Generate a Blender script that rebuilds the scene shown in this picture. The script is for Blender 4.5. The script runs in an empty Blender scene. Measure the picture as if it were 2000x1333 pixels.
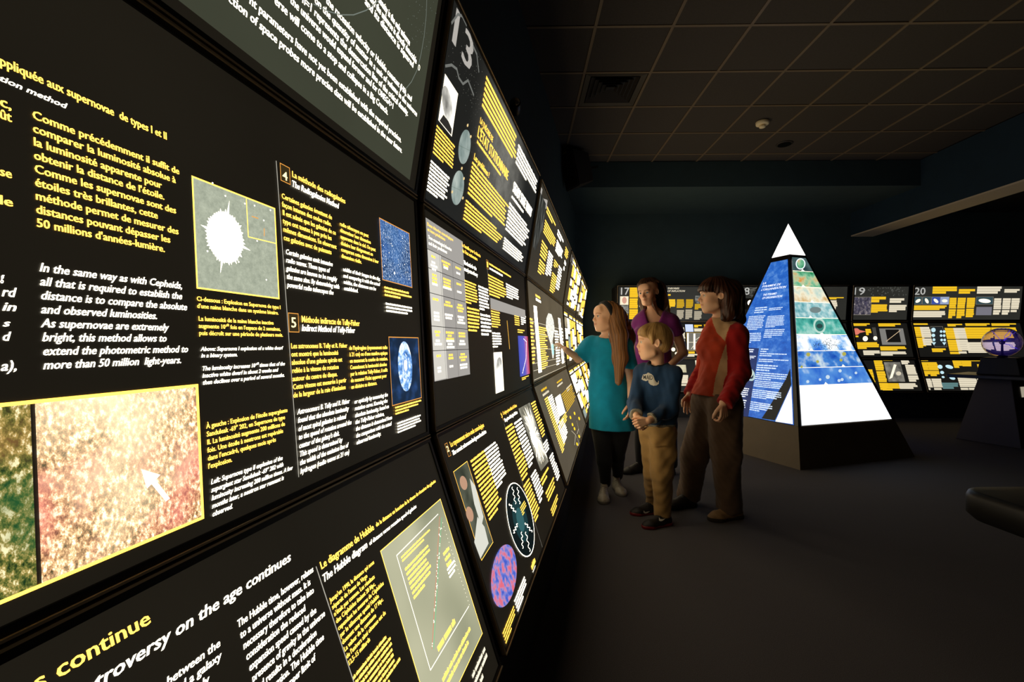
import bpy, bmesh, math, random
import numpy as np
from mathutils import Vector, Matrix

# ------------------------------------------------------------------ camera, world, exposure
SC = bpy.context.scene
COL = SC.collection
EYE = Vector((0.0, 0.0, 1.15))
FPX = 885.0                                    # focal length in pixels of the 2000 x 1333 frame
YAW = math.atan(15.0 / FPX)                    # the room's depth axis runs 15 px right of the centre
PITCH = math.atan(4.5 / FPX)                   # horizon a little under the centre
cam_d = bpy.data.cameras.new('camera')
cam_d.sensor_width = 36.0
cam_d.lens = FPX / 2000.0 * 36.0
cam_d.clip_start = 0.02
cam_d.clip_end = 60
cam = bpy.data.objects.new('camera', cam_d)
COL.objects.link(cam)
cam.location = EYE
cam.rotation_euler = (math.pi / 2 + PITCH, 0, YAW)
SC.camera = cam
CAMROT = cam.rotation_euler.to_matrix()

world = bpy.data.worlds.new('dark_room')
world.use_nodes = True
world.node_tree.nodes['Background'].inputs[0].default_value = (0.02, 0.025, 0.03, 1)
world.node_tree.nodes['Background'].inputs[1].default_value = 0.0
SC.world = world
SC.view_settings.view_transform = 'Standard'
SC.view_settings.look = 'None'
SC.view_settings.gamma = 1.0
SC.view_settings.use_curve_mapping = False
SC.view_settings.exposure = 0.0

# ------------------------------------------------------------------ pixel helpers
def ray(px, py):
    return CAMROT @ Vector(((px - 1000.0) / FPX, -(py - 666.5) / FPX, -1.0))

def at_depth(px, py, y):
    """point on the ray of a pixel at room depth y"""
    d = ray(px, py)
    return EYE + d * (y / d.y)

def at_height(px, py, z):
    d = ray(px, py)
    return EYE + d * ((z - EYE.z) / d.z)

def hit(px, py, p0, n):
    d = ray(px, py)
    return EYE + d * ((p0 - EYE).dot(n) / d.dot(n))

# ------------------------------------------------------------------ materials
MATS = {}
def srgb(r, g, b):
    def f(c):
        c = c / 255.0
        return c / 12.92 if c <= 0.04045 else ((c + 0.055) / 1.055) ** 2.4
    return (f(r), f(g), f(b), 1.0)

def new_mat(name):
    m = bpy.data.materials.new(name)
    m.use_nodes = True
    nt = m.node_tree
    return m, nt, nt.nodes['Principled BSDF']

def plain(name, col, rough=0.6, metal=0.0, spec=0.5, noise=0.0, nscale=30.0, bump=0.0, bscale=200.0, sheen=0.0):
    if name in MATS:
        return MATS[name]
    m, nt, b = new_mat(name)
    b.inputs['Base Color'].default_value = col
    b.inputs['Roughness'].default_value = rough
    b.inputs['Metallic'].default_value = metal
    b.inputs['Specular IOR Level'].default_value = spec
    if sheen:
        b.inputs['Sheen Weight'].default_value = sheen
    if noise or bump:
        tc = nt.nodes.new('ShaderNodeTexCoord')
    if noise:
        n = nt.nodes.new('ShaderNodeTexNoise')
        n.inputs['Scale'].default_value = nscale
        n.inputs['Detail'].default_value = 5
        nt.links.new(tc.outputs['Object'], n.inputs['Vector'])
        r = nt.nodes.new('ShaderNodeValToRGB')
        r.color_ramp.elements[0].position = 0.3
        r.color_ramp.elements[1].position = 0.7
        r.color_ramp.elements[0].color = tuple(c * (1 - noise) for c in col[:3]) + (1,)
        r.color_ramp.elements[1].color = tuple(min(1, c * (1 + noise)) for c in col[:3]) + (1,)
        nt.links.new(n.outputs['Fac'], r.inputs['Fac'])
        nt.links.new(r.outputs['Color'], b.inputs['Base Color'])
    if bump:
        n2 = nt.nodes.new('ShaderNodeTexNoise')
        n2.inputs['Scale'].default_value = bscale
        n2.inputs['Detail'].default_value = 3
        nt.links.new(tc.outputs['Object'], n2.inputs['Vector'])
        bp = nt.nodes.new('ShaderNodeBump')
        bp.inputs['Strength'].default_value = bump
        bp.inputs['Distance'].default_value = 0.004
        nt.links.new(n2.outputs['Fac'], bp.inputs['Height'])
        nt.links.new(bp.outputs['Normal'], b.inputs['Normal'])
    MATS[name] = m
    return m

def glow(name, col, strength, rough=0.4):
    """backlit print: colour shines through the film"""
    if name in MATS:
        return MATS[name]
    m, nt, b = new_mat(name)
    b.inputs['Base Color'].default_value = tuple(c * 0.3 for c in col[:3]) + (1,)
    b.inputs['Roughness'].default_value = rough
    b.inputs['Specular IOR Level'].default_value = 0.2
    b.inputs['Emission Color'].default_value = col
    b.inputs['Emission Strength'].default_value = strength
    MATS[name] = m
    return m

def picture_mat(name, stops, strength, scale=8.0, detail=6.0, kind='noise', rough=0.5, stretch=(1, 1, 1)):
    """a backlit printed picture: a procedural colour field"""
    if name in MATS:
        return MATS[name]
    m, nt, b = new_mat(name)
    b.inputs['Base Color'].default_value = (0.02, 0.02, 0.02, 1)
    b.inputs['Roughness'].default_value = 0.4
    b.inputs['Specular IOR Level'].default_value = 0.2
    tc = nt.nodes.new('ShaderNodeTexCoord')
    mp = nt.nodes.new('ShaderNodeMapping')
    mp.inputs['Scale'].default_value = stretch
    nt.links.new(tc.outputs['Object'], mp.inputs['Vector'])
    if kind == 'voronoi':
        n = nt.nodes.new('ShaderNodeTexVoronoi')
        n.inputs['Scale'].default_value = scale
        out = n.outputs['Distance']
    elif kind == 'cells':
        n = nt.nodes.new('ShaderNodeTexVoronoi')
        n.inputs['Scale'].default_value = scale
        out = n.outputs['Color']
    else:
        n = nt.nodes.new('ShaderNodeTexNoise')
        n.inputs['Scale'].default_value = scale
        n.inputs['Detail'].default_value = detail
        n.inputs['Roughness'].default_value = rough
        out = n.outputs['Fac']
    nt.links.new(mp.outputs['Vector'], n.inputs['Vector'])
    r = nt.nodes.new('ShaderNodeValToRGB')
    e = r.color_ramp.elements
    e[0].position, e[0].color = stops[0]
    e[1].position, e[1].color = stops[-1]
    for p, c in stops[1:-1]:
        q = e.new(p)
        q.color = c
    nt.links.new(out, r.inputs['Fac'])
    nt.links.new(r.outputs['Color'], b.inputs['Emission Color'])
    b.inputs['Emission Strength'].default_value = strength
    MATS[name] = m
    return m

# ------------------------------------------------------------------ object helpers
def tag(o, label=None, cat=None, group=None, kind=None):
    if label: o['label'] = label
    if cat: o['category'] = cat
    if group: o['group'] = group
    if kind: o['kind'] = kind
    return o

def empty(name, mat=None, **kw):
    o = bpy.data.objects.new(name, None)
    o.empty_display_size = 0.1
    COL.objects.link(o)
    if mat is not None:
        o.matrix_world = mat
        o.matrix_basis = mat
    return tag(o, **kw)

def mesh_obj(name, verts, faces, mat=None, parent=None, smooth=False, **kw):
    me = bpy.data.meshes.new(name)
    me.from_pydata([tuple(v) for v in verts], [], faces)
    me.update()
    o = bpy.data.objects.new(name, me)
    COL.objects.link(o)
    if mat: me.materials.append(mat)
    if smooth:
        me.polygons.foreach_set('use_smooth', [True] * len(me.polygons))
    if parent: o.parent = parent
    return tag(o, **kw)

class MB:
    """collects shapes into one mesh"""
    def __init__(s): s.v = []; s.f = []
    def add(s, vs, fs):
        b = len(s.v)
        s.v += [Vector(v) for v in vs]
        s.f += [tuple(i + b for i in f) for f in fs]
        return s
    def box(s, x0, x1, y0, y1, z0, z1):
        vs = [(x0,y0,z0),(x1,y0,z0),(x1,y1,z0),(x0,y1,z0),(x0,y0,z1),(x1,y0,z1),(x1,y1,z1),(x0,y1,z1)]
        return s.add(vs, [(0,3,2,1),(4,5,6,7),(0,1,5,4),(1,2,6,5),(2,3,7,6),(3,0,4,7)])
    def hexa(s, lo, hi):
        """lo: 4 pts counter-clockwise seen from outside-bottom... hi the same order above"""
        return s.add(list(lo) + list(hi), [(0,3,2,1),(4,5,6,7),(0,1,5,4),(1,2,6,5),(2,3,7,6),(3,0,4,7)])
    def bar(s, p, q, w, h=None, up=Vector((0,0,1))):
        """box of section w x h from p to q"""
        p, q = Vector(p), Vector(q)
        h = h or w
        d = (q - p).normalized()
        a = d.cross(up)
        if a.length < 1e-5: a = d.cross(Vector((1,0,0)))
        a.normalize(); b = a.cross(d).normalized()
        c = [a*w/2*i + b*h/2*j for i, j in ((-1,-1),(1,-1),(1,1),(-1,1))]
        return s.add([p+x for x in c] + [q+x for x in c], [(0,3,2,1),(4,5,6,7),(0,1,5,4),(1,2,6,5),(2,3,7,6),(3,0,4,7)])
    def lathe(s, prof, n=24, m=None):
        """prof: (radius, height) from bottom to top"""
        m = m or Matrix()
        vs = []; fs = []
        for r, z in prof:
            for k in range(n):
                a = 2*math.pi*k/n
                vs.append(m @ Vector((r*math.cos(a), r*math.sin(a), z)))
        for i in range(len(prof)-1):
            for k in range(n):
                fs.append((i*n+k, i*n+(k+1)%n, (i+1)*n+(k+1)%n, (i+1)*n+k))
        fs.append(tuple(reversed(range(n))))
        fs.append(tuple((len(prof)-1)*n+k for k in range(n)))
        return s.add(vs, fs)
    def tube(s, pts, r, n=8):
        pts = [Vector(p) for p in pts]
        rs = r if isinstance(r, (list, tuple)) else [r]*len(pts)
        vs = []; fs = []
        for i, p in enumerate(pts):
            d = (pts[min(i+1, len(pts)-1)] - pts[max(i-1, 0)]).normalized()
            a = d.cross(Vector((0,0,1)))
            if a.length < 1e-4: a = d.cross(Vector((1,0,0)))
            a.normalize(); b = d.cross(a)
            for k in range(n):
                t = 2*math.pi*k/n
                vs.append(p + (a*math.cos(t) + b*math.sin(t))*rs[i])
        for i in range(len(pts)-1):
            for k in range(n):
                fs.append((i*n+k, (i+1)*n+k, (i+1)*n+(k+1)%n, i*n+(k+1)%n))
        fs.append(tuple(range(n))); fs.append(tuple(reversed([(len(pts)-1)*n+k for k in range(n)])))
        return s.add(vs, fs)
    def build(s, name, mat, parent=None, smooth=False, bevel=0.0, **kw):
        o = mesh_obj(name, s.v, s.f, mat, parent, smooth, **kw)
        if bevel:
            bm = bmesh.new(); bm.from_mesh(o.data)
            bmesh.ops.recalc_face_normals(bm, faces=bm.faces)
            bmesh.ops.bevel(bm, geom=bm.edges[:], offset=bevel, segments=2, profile=0.5, affect='EDGES')
            bm.to_mesh(o.data); bm.free()
        return o

def dup(root, mat_world):
    """copy of a thing with its parts and sub-parts"""
    r = root.copy(); COL.objects.link(r); r.matrix_basis = mat_world
    for ch in root.children:
        c = ch.copy(); COL.objects.link(c); c.parent = r
        for g in ch.children:
            d = g.copy(); COL.objects.link(d); d.parent = c
    return r

# ------------------------------------------------------------------ shared materials
M_WALL = plain('wall_paint', srgb(48, 66, 68), 0.8, noise=0.08, nscale=6, bump=0.08, bscale=120)
M_BEAM = plain('beam_paint', srgb(20, 46, 62), 0.8, noise=0.08, nscale=6)
M_LEDGE = plain('pale_ledge_paint', srgb(205, 190, 160), 0.7)
M_DARK = plain('black_paint', srgb(26, 27, 29), 0.75, noise=0.1, nscale=5)
M_FLOOR = plain('carpet', srgb(92, 89, 92), 0.95, spec=0.1, noise=0.35, nscale=420, bump=0.6, bscale=900)
M_TILE = plain('ceiling_tile', srgb(68, 61, 53), 0.85, noise=0.1, nscale=60, bump=0.25, bscale=300)
M_TEE = plain('ceiling_rail', srgb(118, 100, 76), 0.5)
M_FRAME = plain('black_metal', srgb(22, 21, 20), 0.42, spec=0.4)
M_EDGE = plain('worn_metal_edge', srgb(214, 190, 152), 0.4, metal=0.25)
M_CASE = plain('case_black', srgb(20, 20, 20), 0.6)
# ------------------------------------------------------------------ the room
CEIL = 3.65
YB = 7.56                                       # back wall
Y_SOF = 6.25                                    # front of the back soffit
Z_SOF = 3.30
X_BEAM0, X_BEAM1, Z_BEAM = 5.46, 5.82, 2.91
XR, YN = 10.5, -2.2
TH = math.atan(209.0 / FPX) - YAW               # the wall of panels turns off the depth axis
WU = Vector((math.sin(TH), math.cos(TH), 0))
WN = Vector((math.cos(TH), -math.sin(TH), 0))
def on_wall(s, r, z=0.0):
    return WU * s + WN * r + Vector((0, 0, z))

def struct(name, mb, mat):
    return mb.build(name, mat, kind='structure')

struct('floor', MB().box(-4, XR + .2, YN - .2, YB + .2, -0.1, 0), M_FLOOR)
W0, W1 = -2.6, 8.0
R_WALL = -0.707
p = [on_wall(W0, R_WALL), on_wall(W1, R_WALL), on_wall(W1, R_WALL - .15), on_wall(W0, R_WALL - .15)]
up = Vector((0, 0, CEIL))
struct('wall_left', MB().hexa([p[0], p[1], p[2], p[3]], [q + up for q in p]), M_WALL)
struct('wall_back', MB().box(.3, XR + .2, YB, YB + .15, 0, CEIL), M_WALL)
struct('wall_right', MB().box(XR, XR + .15, YN, YB, 0, CEIL), M_DARK)
struct('wall_near', MB().box(-4, XR + .2, YN - .15, YN, 0, CEIL), M_DARK)
struct('trim_1', MB().box(.3, X_BEAM0, Y_SOF, YB, Z_SOF, CEIL), M_WALL)           # soffit along the back wall
beam = struct('trim_2', MB().box(X_BEAM0, X_BEAM1, YN, YB, Z_BEAM + .02, CEIL), M_BEAM)   # deep beam on the right
struct('trim_3', MB().box(X_BEAM0 + .004, X_BEAM1, YN, YB, Z_BEAM, Z_BEAM + .02), M_LEDGE)        # its pale underside
struct('trim_4', MB().box(X_BEAM1, XR, YN, YB, 3.3, 3.32), M_DARK)                # low ceiling of the bay beyond

# suspended ceiling: tiles lie in a grid of rails
ceil = struct('ceiling', MB().box(-4, XR + .2, YN - .2, YB + .2, CEIL + .03, CEIL + .12), M_DARK)
T = 0.6096
# rails fitted to the photograph: one rail line passes through these two pixels
GX = at_height(1271, 141, CEIL).x
GY = at_height(1271, 141, CEIL).y
i0, i1 = math.floor((-2.6 - GX) / T), math.ceil((X_BEAM0 - GX) / T)
j0, j1 = math.floor((YN - GY) / T), math.ceil((Y_SOF - GY) / T)
tile_me = None
g = 0.012
rnd = random.Random(4)
VENT_TILE = None
vp = at_height(1197, 176, CEIL)
for i in range(i0, i1):
    for j in range(j0, j1):
        x0, y0 = GX + i * T, GY + j * T
        x1, y1 = min(x0 + T, X_BEAM0), min(y0 + T, Y_SOF)
        y0 = max(y0, YN); 
        if x1 - x0 < .05 or y1 - y0 < .05: continue
        # left of the angled wall nothing shows
        if (Vector((x1, y0, 0)).dot(WN)) < R_WALL - .05: continue
        if x0 < vp.x < x1 and y0 < vp.y < y1:
            VENT_TILE = (x0, x1, y0, y1); continue
        full = abs(x1 - x0 - T) < 1e-4 and abs(y1 - y0 - T) < 1e-4
        if full and tile_me:
            o = bpy.data.objects.new('ceiling_tile', tile_me); COL.objects.link(o)
            o.location = (x0, y0, CEIL + rnd.uniform(0, .004)); o.parent = ceil
        else:
            o = MB().box(g, x1 - x0 - g, g, y1 - y0 - g, 0.0, .02).build('ceiling_tile', M_TILE, ceil, bevel=.002)
            o.location = (x0, y0, CEIL + rnd.uniform(0, .004))
            if full: tile_me = o.data
        for a in o.data.materials: pass
for i in range(i0, i1 + 1):
    x = GX + i * T
    if x > X_BEAM0: continue
    MB().box(x - g, x + g, YN, Y_SOF, CEIL - .004, CEIL + .02).build('ceiling_rail', M_TEE, ceil)
for j in range(j0, j1 + 1):
    y = GY + j * T
    if y > Y_SOF or y < YN: continue
    MB().box(-2.6, X_BEAM0, y - g, y + g, CEIL - .0035, CEIL + .02).build('ceiling_rail', M_TEE, ceil)
# ------------------------------------------------------------------ backlit panels
def ycol(k):
    return glow('yellow_print_%g' % k, (1, .53, .065, 1) if k > 1.5 else srgb(255, 204, 40), k)
def wcol(k): return glow('white_print_%g' % k, srgb(255, 243, 214), k)
def film(name, col, k=1.0):
    if name in MATS: return MATS[name]
    m, nt, b = new_mat(name)
    b.inputs['Base Color'].default_value = (0.012, 0.012, 0.012, 1)
    b.inputs['Roughness'].default_value = 0.45
    b.inputs['Specular IOR Level'].default_value = 0.25
    tc = nt.nodes.new('ShaderNodeTexCoord')
    n = nt.nodes.new('ShaderNodeTexNoise'); n.inputs['Scale'].default_value = 3.0
    nt.links.new(tc.outputs['Object'], n.inputs['Vector'])
    mx = nt.nodes.new('ShaderNodeMix'); mx.data_type = 'RGBA'
    mx.inputs[6].default_value = tuple(c * .75 for c in col[:3]) + (1,)
    mx.inputs[7].default_value = tuple(c * 1.25 for c in col[:3]) + (1,)
    nt.links.new(n.outputs['Fac'], mx.inputs[0])
    nt.links.new(mx.outputs[2], b.inputs['Emission Color'])
    b.inputs['Emission Strength'].default_value = k
    MATS[name] = m
    return m

TEXTS = []
class Panel:
    fillk = .62
    def __init__(s, bl, br, tl, label, face, group='backlit panels of the long wall', case=.12, kb=1.0, rim=.010, name='light_panel'):
        """bl, br, tl: corners in the room seen from the viewer"""
        s.kb = kb
        u = (br - bl); s.W = u.length; u.normalize()
        v = (tl - bl); v = v - u * v.dot(u); s.H = v.length; v.normalize()
        n = u.cross(v).normalized()
        s.u, s.v, s.n, s.o = u, v, n, bl.copy()
        m = Matrix((( u.x, v.x, n.x, bl.x), (u.y, v.y, n.y, bl.y), (u.z, v.z, n.z, bl.z), (0, 0, 0, 1)))
        s.root = empty(name, m, label=label, cat='light panel', group=group)
        s.seed = random.Random(label)
        W, H = s.W, s.H
        MB().box(0.001, W-.001, 0.001, H-.001, -case, -.004).build('case', M_CASE, s.root)
        MB().box(rim*.6, W-rim*.6, rim*.6, H-rim*.6, -.004, 0).build('film_face', face, s.root)
        MB().box(0,W,0,rim,-.006,.003).box(0,W,H-rim,H,-.006,.003).box(0,rim,rim,H-rim,-.006,.003).box(W-rim,W,rim,H-rim,-.006,.003).build('frame', M_FRAME, s.root)
        e = .0022
        MB().box(0,W,H-e,H+.0004,-.006,.0058).box(0,W,-.0004,e,-.006,.0058).box(-.0004,e,e,H-e,-.006,.0050).build('edge_strip', M_EDGE, s.root)
        s.z = 0.0003
    def loc(s, px, py=None):
        if py is None: px, py = px
        p = hit(px, py, s.o, s.n) - s.o
        return min(max(p.dot(s.u), .012), s.W - .012), min(max(p.dot(s.v), .012), s.H - .010)
    def layer(s):
        s.z += .00003
        return s.z
    def text(s, lines, tl, bl, right, mat, name='text_block', shear=0.0, bold=.030, ls=1.10, parent=None, xr=None):
        if isinstance(lines, str): lines = [lines]
        a, b, c = s.loc(tl), s.loc(bl), s.loc(right)
        x0 = min(a[0], b[0]); x1 = c[0]
        cu = bpy.data.curves.new('lettering', 'FONT')
        cu.body = '\n'.join(lines)
        cu.size = 1.0; cu.space_line = ls; cu.shear = shear; cu.offset = .004
        cu.resolution_u = 2; cu.fill_mode = 'FRONT'
        ob = bpy.data.objects.new('lettering', cu); COL.objects.link(ob)
        TEXTS.append((ob, s, (x0, x1, b[1], a[1]), len(lines), ls, mat, name, s.layer(), parent, min(bold, .026) if shear else bold))
    def bars(s, tl, tr, bl, n, mat, name='text_column', rag=.2, fill=None, parent=None, words=True, last=.6):
        a, b, c = s.loc(tl), s.loc(tr), s.loc(bl)
        fill = fill or s.fillk
        x0, x1, y1, y0 = min(a[0], c[0]), b[0], a[1], c[1]
        p = (y1 - y0) / (n - 1 + fill) if n > 1 else (y1 - y0) / fill
        mb = MB(); z = s.layer(); R = s.seed
        for i in range(n):
            yt = y1 - i * p; yb = yt - p * fill
            xe = x1 - (x1 - x0) * (R.uniform(0, rag) if i < n - 1 else R.uniform(rag, last))
            x = x0; ch = p * fill * .62
            if fill > .9 and i % 5 == 4: yb += p * .3
            while x < xe - ch * .6:
                w = min(R.choice((2, 3, 4, 5, 6, 7, 8, 9)) * ch, xe - x) if fill < .9 else xe - x
                d = p * fill * .12 if fill < .9 else 0
                # a word: low middle with a few tall strokes
                mb.add([(x, yb, z), (x + w, yb, z), (x + w, yt - d * 2, z), (x, yt - d * 2, z)], [(0, 1, 2, 3)])
                k = x
                while words and fill < .7 and k < x + w - ch * .5:
                    if R.random() < .35:
                        mb.add([(k, yt - 2*d, z), (k + ch*.4, yt - 2*d, z), (k + ch*.4, yt, z), (k, yt, z)], [(0, 1, 2, 3)])
                    k += ch
                x += w + ch * (.55 if fill < .7 else .2)
        if mb.v: mb.build(name, mat, parent or s.root)
    def rect(s, tl, br, mat, name, parent=None, dz=0.0):
        a, c = s.loc(tl), s.loc(br)
        z = s.layer() + dz
        return mesh_obj(name, [(a[0], c[1], z), (c[0], c[1], z), (c[0], a[1], z), (a[0], a[1], z)], [(0, 1, 2, 3)], mat, parent or s.root)
    def poly(s, pts, mat, name, parent=None):
        z = s.layer()
        return mesh_obj(name, [s.loc(p) + (z,) for p in pts], [tuple(range(len(pts)))][:1] if s.ccw(pts) else [tuple(reversed(range(len(pts))))], mat, parent or s.root)
    def ccw(s, pts):
        q = [s.loc(p) for p in pts]
        return sum(q[i][0]*q[(i+1) % len(q)][1] - q[(i+1) % len(q)][0]*q[i][1] for i in range(len(q))) > 0
    def lines(s, segs, w, mat, name, parent=None):
        """thin printed strokes; segs: list of pixel poly-lines"""
        if len(segs) > 1:
            return [s.lines([g_], w, mat, name, parent) for g_ in segs][0]
        mb = MB(); z = s.layer()
        for pl in segs:
            q = [Vector(s.loc(p) + (z,)) for p in pl]
            for a, b in zip(q, q[1:]):
                d = (b - a)
                if d.length < 1e-6: continue
                d.normalize(); n = Vector((-d.y, d.x, 0)) * w / 2
                mb.add([a - n - d*w*.3, b - n + d*w*.3, b + n + d*w*.3, a + n - d*w*.3], [(0, 1, 2, 3)])
        return mb.build(name, mat, parent or s.root)
    def frame_rect(s, tl, br, w, mat, parent, name='picture_frame'):
        a, c = s.loc(tl), s.loc(br); z = s.layer()
        x0, x1, y0, y1 = a[0], c[0], c[1], a[1]
        mb = MB()
        for (p, q, r, t) in ((x0, x1, y0, y0 + w), (x0, x1, y1 - w, y1), (x0, x0 + w, y0, y1), (x1 - w, x1, y0, y1)):
            mb.add([(p, r, z), (q, r, z), (q, t, z), (p, t, z)], [(0, 1, 2, 3)])
        return mb.build(name, mat, parent)
    def pic(s, tl, br, mat, fmat=None, w=.0018, name='picture'):
        o = s.rect(tl, br, mat, name)
        if fmat: s.frame_rect(tl, br, w, fmat, o)
        return o
    def disc(s, c, rx, ry, mat, name, parent=None, n=32, ring=0.0):
        """ellipse about a pixel; rx, ry in metres on the panel"""
        x, y = s.loc(c); z = s.layer()
        if ring:
            vs = []
            for k in range(n):
                t = 2*math.pi*k/n
                vs += [(x + rx*math.cos(t), y + ry*math.sin(t), z), (x + (rx - ring)*math.cos(t), y + (ry - ring)*math.sin(t), z)]
            fs = [(2*k, 2*((k+1) % n), 2*((k+1) % n) + 1, 2*k + 1) for k in range(n)]
            return mesh_obj(name, vs, fs, mat, parent or s.root)
        return mesh_obj(name, [(x + rx*math.cos(2*math.pi*k/n), y + ry*math.sin(2*math.pi*k/n), z) for k in range(n)], [tuple(range(n))], mat, parent or s.root)

def flush_texts():
    dg = bpy.context.evaluated_depsgraph_get()
    dg.update()
    for ob, s, (x0, x1, y0, y1), n, ls, mat, name, z, parent, bold in TEXTS:
        me = bpy.data.meshes.new_from_object(ob.evaluated_get(dg))
        me.name = name
        k = len(me.vertices)
        if k == 0:
            bpy.data.objects.remove(ob); continue
        co = np.empty(k * 3); me.vertices.foreach_get('co', co); co = co.reshape(-1, 3)
        cap, base = .70, -(n - 1) * ls
        sx = (x1 - x0) / (co[:, 0].max() - co[:, 0].min())
        sy = (y1 - y0) / (cap - base)
        co[:, 0] = x0 + (co[:, 0] - co[:, 0].min()) * sx
        co[:, 1] = y0 + (co[:, 1] - base) * sy
        co[:, 2] = z
        # heavy strokes: the letters are printed twice, a hair apart
        fs = [tuple(q.vertices) for q in me.polygons]; sh = bold*.85*sx
        a_, b_c = co.copy(), co.copy(); a_[:, 0] -= sh; b_c[:, 0] += sh; b_c[:, 1] += sh*.35; b_c[:, 2] += 2e-6
        m2 = bpy.data.meshes.new(name); m2.from_pydata(np.concatenate([a_, b_c]).tolist(), [], fs + [tuple(i + k for i in f) for f in fs]); m2.update()
        bpy.data.meshes.remove(me); me = m2
        me.materials.append(mat)
        o = bpy.data.objects.new(name, me); COL.objects.link(o); o.parent = parent or s.root
        cu = ob.data
        bpy.data.objects.remove(ob); bpy.data.curves.remove(cu)
    TEXTS.clear()

# section of the panel wall: (r towards the room, height)
SEC_T, SEC_A, SEC_B, SEC_F = (-.394, 2.0145), (-.475, 1.500), (-.441, .929), (-.262, .410)
R_A = SEC_A[0]
def s_of(px, o, u, n):
    d = ray(px, 671); t = ((o - EYE).dot(n)) / d.dot(n)
    return (EYE + d * t - o).dot(u)
O1 = on_wall(0, R_A)
TH2 = math.atan(193.0 / FPX) - YAW
U2 = Vector((math.sin(TH2), math.cos(TH2), 0)); N2 = Vector((math.cos(TH2), -math.sin(TH2), 0))
S_1213 = s_of(815, O1, WU, WN); S_1314 = s_of(1026, O1, WU, WN)
O2 = O1 + WU * S_1314
S_1415 = s_of(1099, O2, U2, N2); S_1516 = s_of(1124, O2, U2, N2); S_END = s_of(1138, O2, U2, N2)
GAP = .014
def sec_pt(seg, s, c):
    o, u, n = ((O1, WU, WN), (O2, U2, N2))[seg]
    q = o + u * s + n * (c[0] - R_A)
    return Vector((q.x, q.y, c[1]))
def bay(seg, s0, s1, labels, faces, kb=(1, 1, 1), gap=GAP, group='backlit panels of the long wall'):
    s0 += gap; s1 -= gap
    out = []
    for (hi, lo), lab, fc, k in zip(((SEC_T, SEC_A), (SEC_A, SEC_B), (SEC_B, SEC_F)), labels, faces, kb):
        d = Vector((lo[0] - hi[0], lo[1] - hi[1])).normalized() * .003
        h2 = (hi[0] + d.x, hi[1] + d.y); l2 = (lo[0] - d.x, lo[1] - d.y)
        out.append(Panel(sec_pt(seg, s0, l2), sec_pt(seg, s1, l2), sec_pt(seg, s0, h2), lab, fc, group, kb=k))
    return out
# ------------------------------------------------------------------ prints: shared colours
BLACKF = film('black_film', (0.0125, 0.0102, 0.0066, 1))  # faint glow of light leaking through, raised to paint in lens glare
GREENF = film('grey_green_film', (0.050, 0.054, 0.035, 1))
SLATEF = film('slate_film', (0.016, 0.017, 0.016, 1))
SHEENF = film('brown_grey_sheen_film', (0.105, 0.086, 0.056, 1))  # grazing-angle sheen on the film, put into its glow colour
BROWNF2 = film('dark_brown_film', (0.040, 0.034, 0.023, 1))
FARF = film('far_film', (0.010, 0.0095, 0.008, 1))
YL = srgb(255, 204, 40)
Y, W_ = ycol(3.6), wcol(4.4)
Y2, W2 = ycol(2.2), wcol(2.6)
Yd, Wd = ycol(.55), wcol(.5)
ORANGE = glow('orange_outline', srgb(235, 160, 70), 1.2)
LINE = glow('grey_rule', srgb(205, 200, 185), .8)
IT = .28
def ell(cx, cy, rx, ry, rot=0.0, n=28):
    c, s = math.cos(math.radians(rot)), math.sin(math.radians(rot))
    return [(cx + rx*math.cos(t)*c - ry*math.sin(t)*s, cy + rx*math.cos(t)*s + ry*math.sin(t)*c) for t in [2*math.pi*k/n for k in range(n)]]
def wavy(a, b, amp, n=18, waves=3):
    dx, dy = b[0]-a[0], b[1]-a[1]; L = math.hypot(dx, dy) or 1
    return [(a[0]+dx*t - dy/L*amp*math.sin(2*math.pi*waves*t), a[1]+dy*t + dx/L*amp*math.sin(2*math.pi*waves*t)) for t in [k/n for k in range(n+1)]]

# ------------------------------------------------------------------ the bay nearest the viewer
t12, m12, b12 = bay(0, S_1213 - 1.42, S_1213,
    ['grey-green overhead panel with white lines of text on parameters, leaning out above the supernova panel',
     'large black upright panel with yellow supernova text, star-field picture and sections 4 and 5',
     'black sloping panel headed controversy on the age continues, with a pale Hubble diagram'],
    [BLACKF, BLACKF, BLACKF], gap=.012)

p = t12
# the printed field is inset in a black border
p.poly([(345, 0), (640, -400), (900, -400), (858, 0), (803, 340), (790, 352)][0:0] or [(345, -2), (800, 352), (856, -2), (872, -120), (150, -160)], GREENF, 'printed_field')
for body, a, b, h in (
    ('ction of space probes more precise data will be established in the near future.', (446, 0), (784, 301), 15),
    ('nt parameters have not yet been established with the required precision.', (487, 4), (782, 283), 14),
    ('erse will come to a stop and collapse in a Big Crunch.', (536, 4), (757, 222), 14),
    ('the universe would expand forever and for OMEGA>1', (566, 2), (767, 211), 13),
    ('n=1 represents the demarcation line of the critical density.', (590, 2), (796, 227), 13),
    ('on the quantity of matter in a unit of volume in the universe', (614, 2), (813, 230), 12),
    ('the recession velocity or Hubble constant (H0), and', (636, 2), (803, 197), 12),
    ('and its distance is squared', (712, 4), (806, 133), 11),
    ('and the universe is directly detectable', (722, -2), (813, 121), 11),
    ('density is the only universe', (738, 0), (800, 84), 11)):
    p.text(body, (a[0] + 2, a[1] - h), (a[0], a[1] + 3), b, W_, name='text_line', bold=.030)
GREYL = glow('pale_grey_curve', srgb(150, 160, 150), .6)
p.lines([[(834, -30), (832, 30), (828, 70), (822, 105), (815, 135), (803, 160), (790, 176)]], .0016, GREYL, 'curve_line')
p.lines([[(612, 8), (640, 22), (665, 29), (690, 29), (715, 20), (740, 0)]], .0016, GREYL, 'curve_line')
p.disc((818, 132), .004, .006, W_, 'curve_mark', ring=.0012)
R = random.Random(3)
mb = MB(); z = p.layer()
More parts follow.
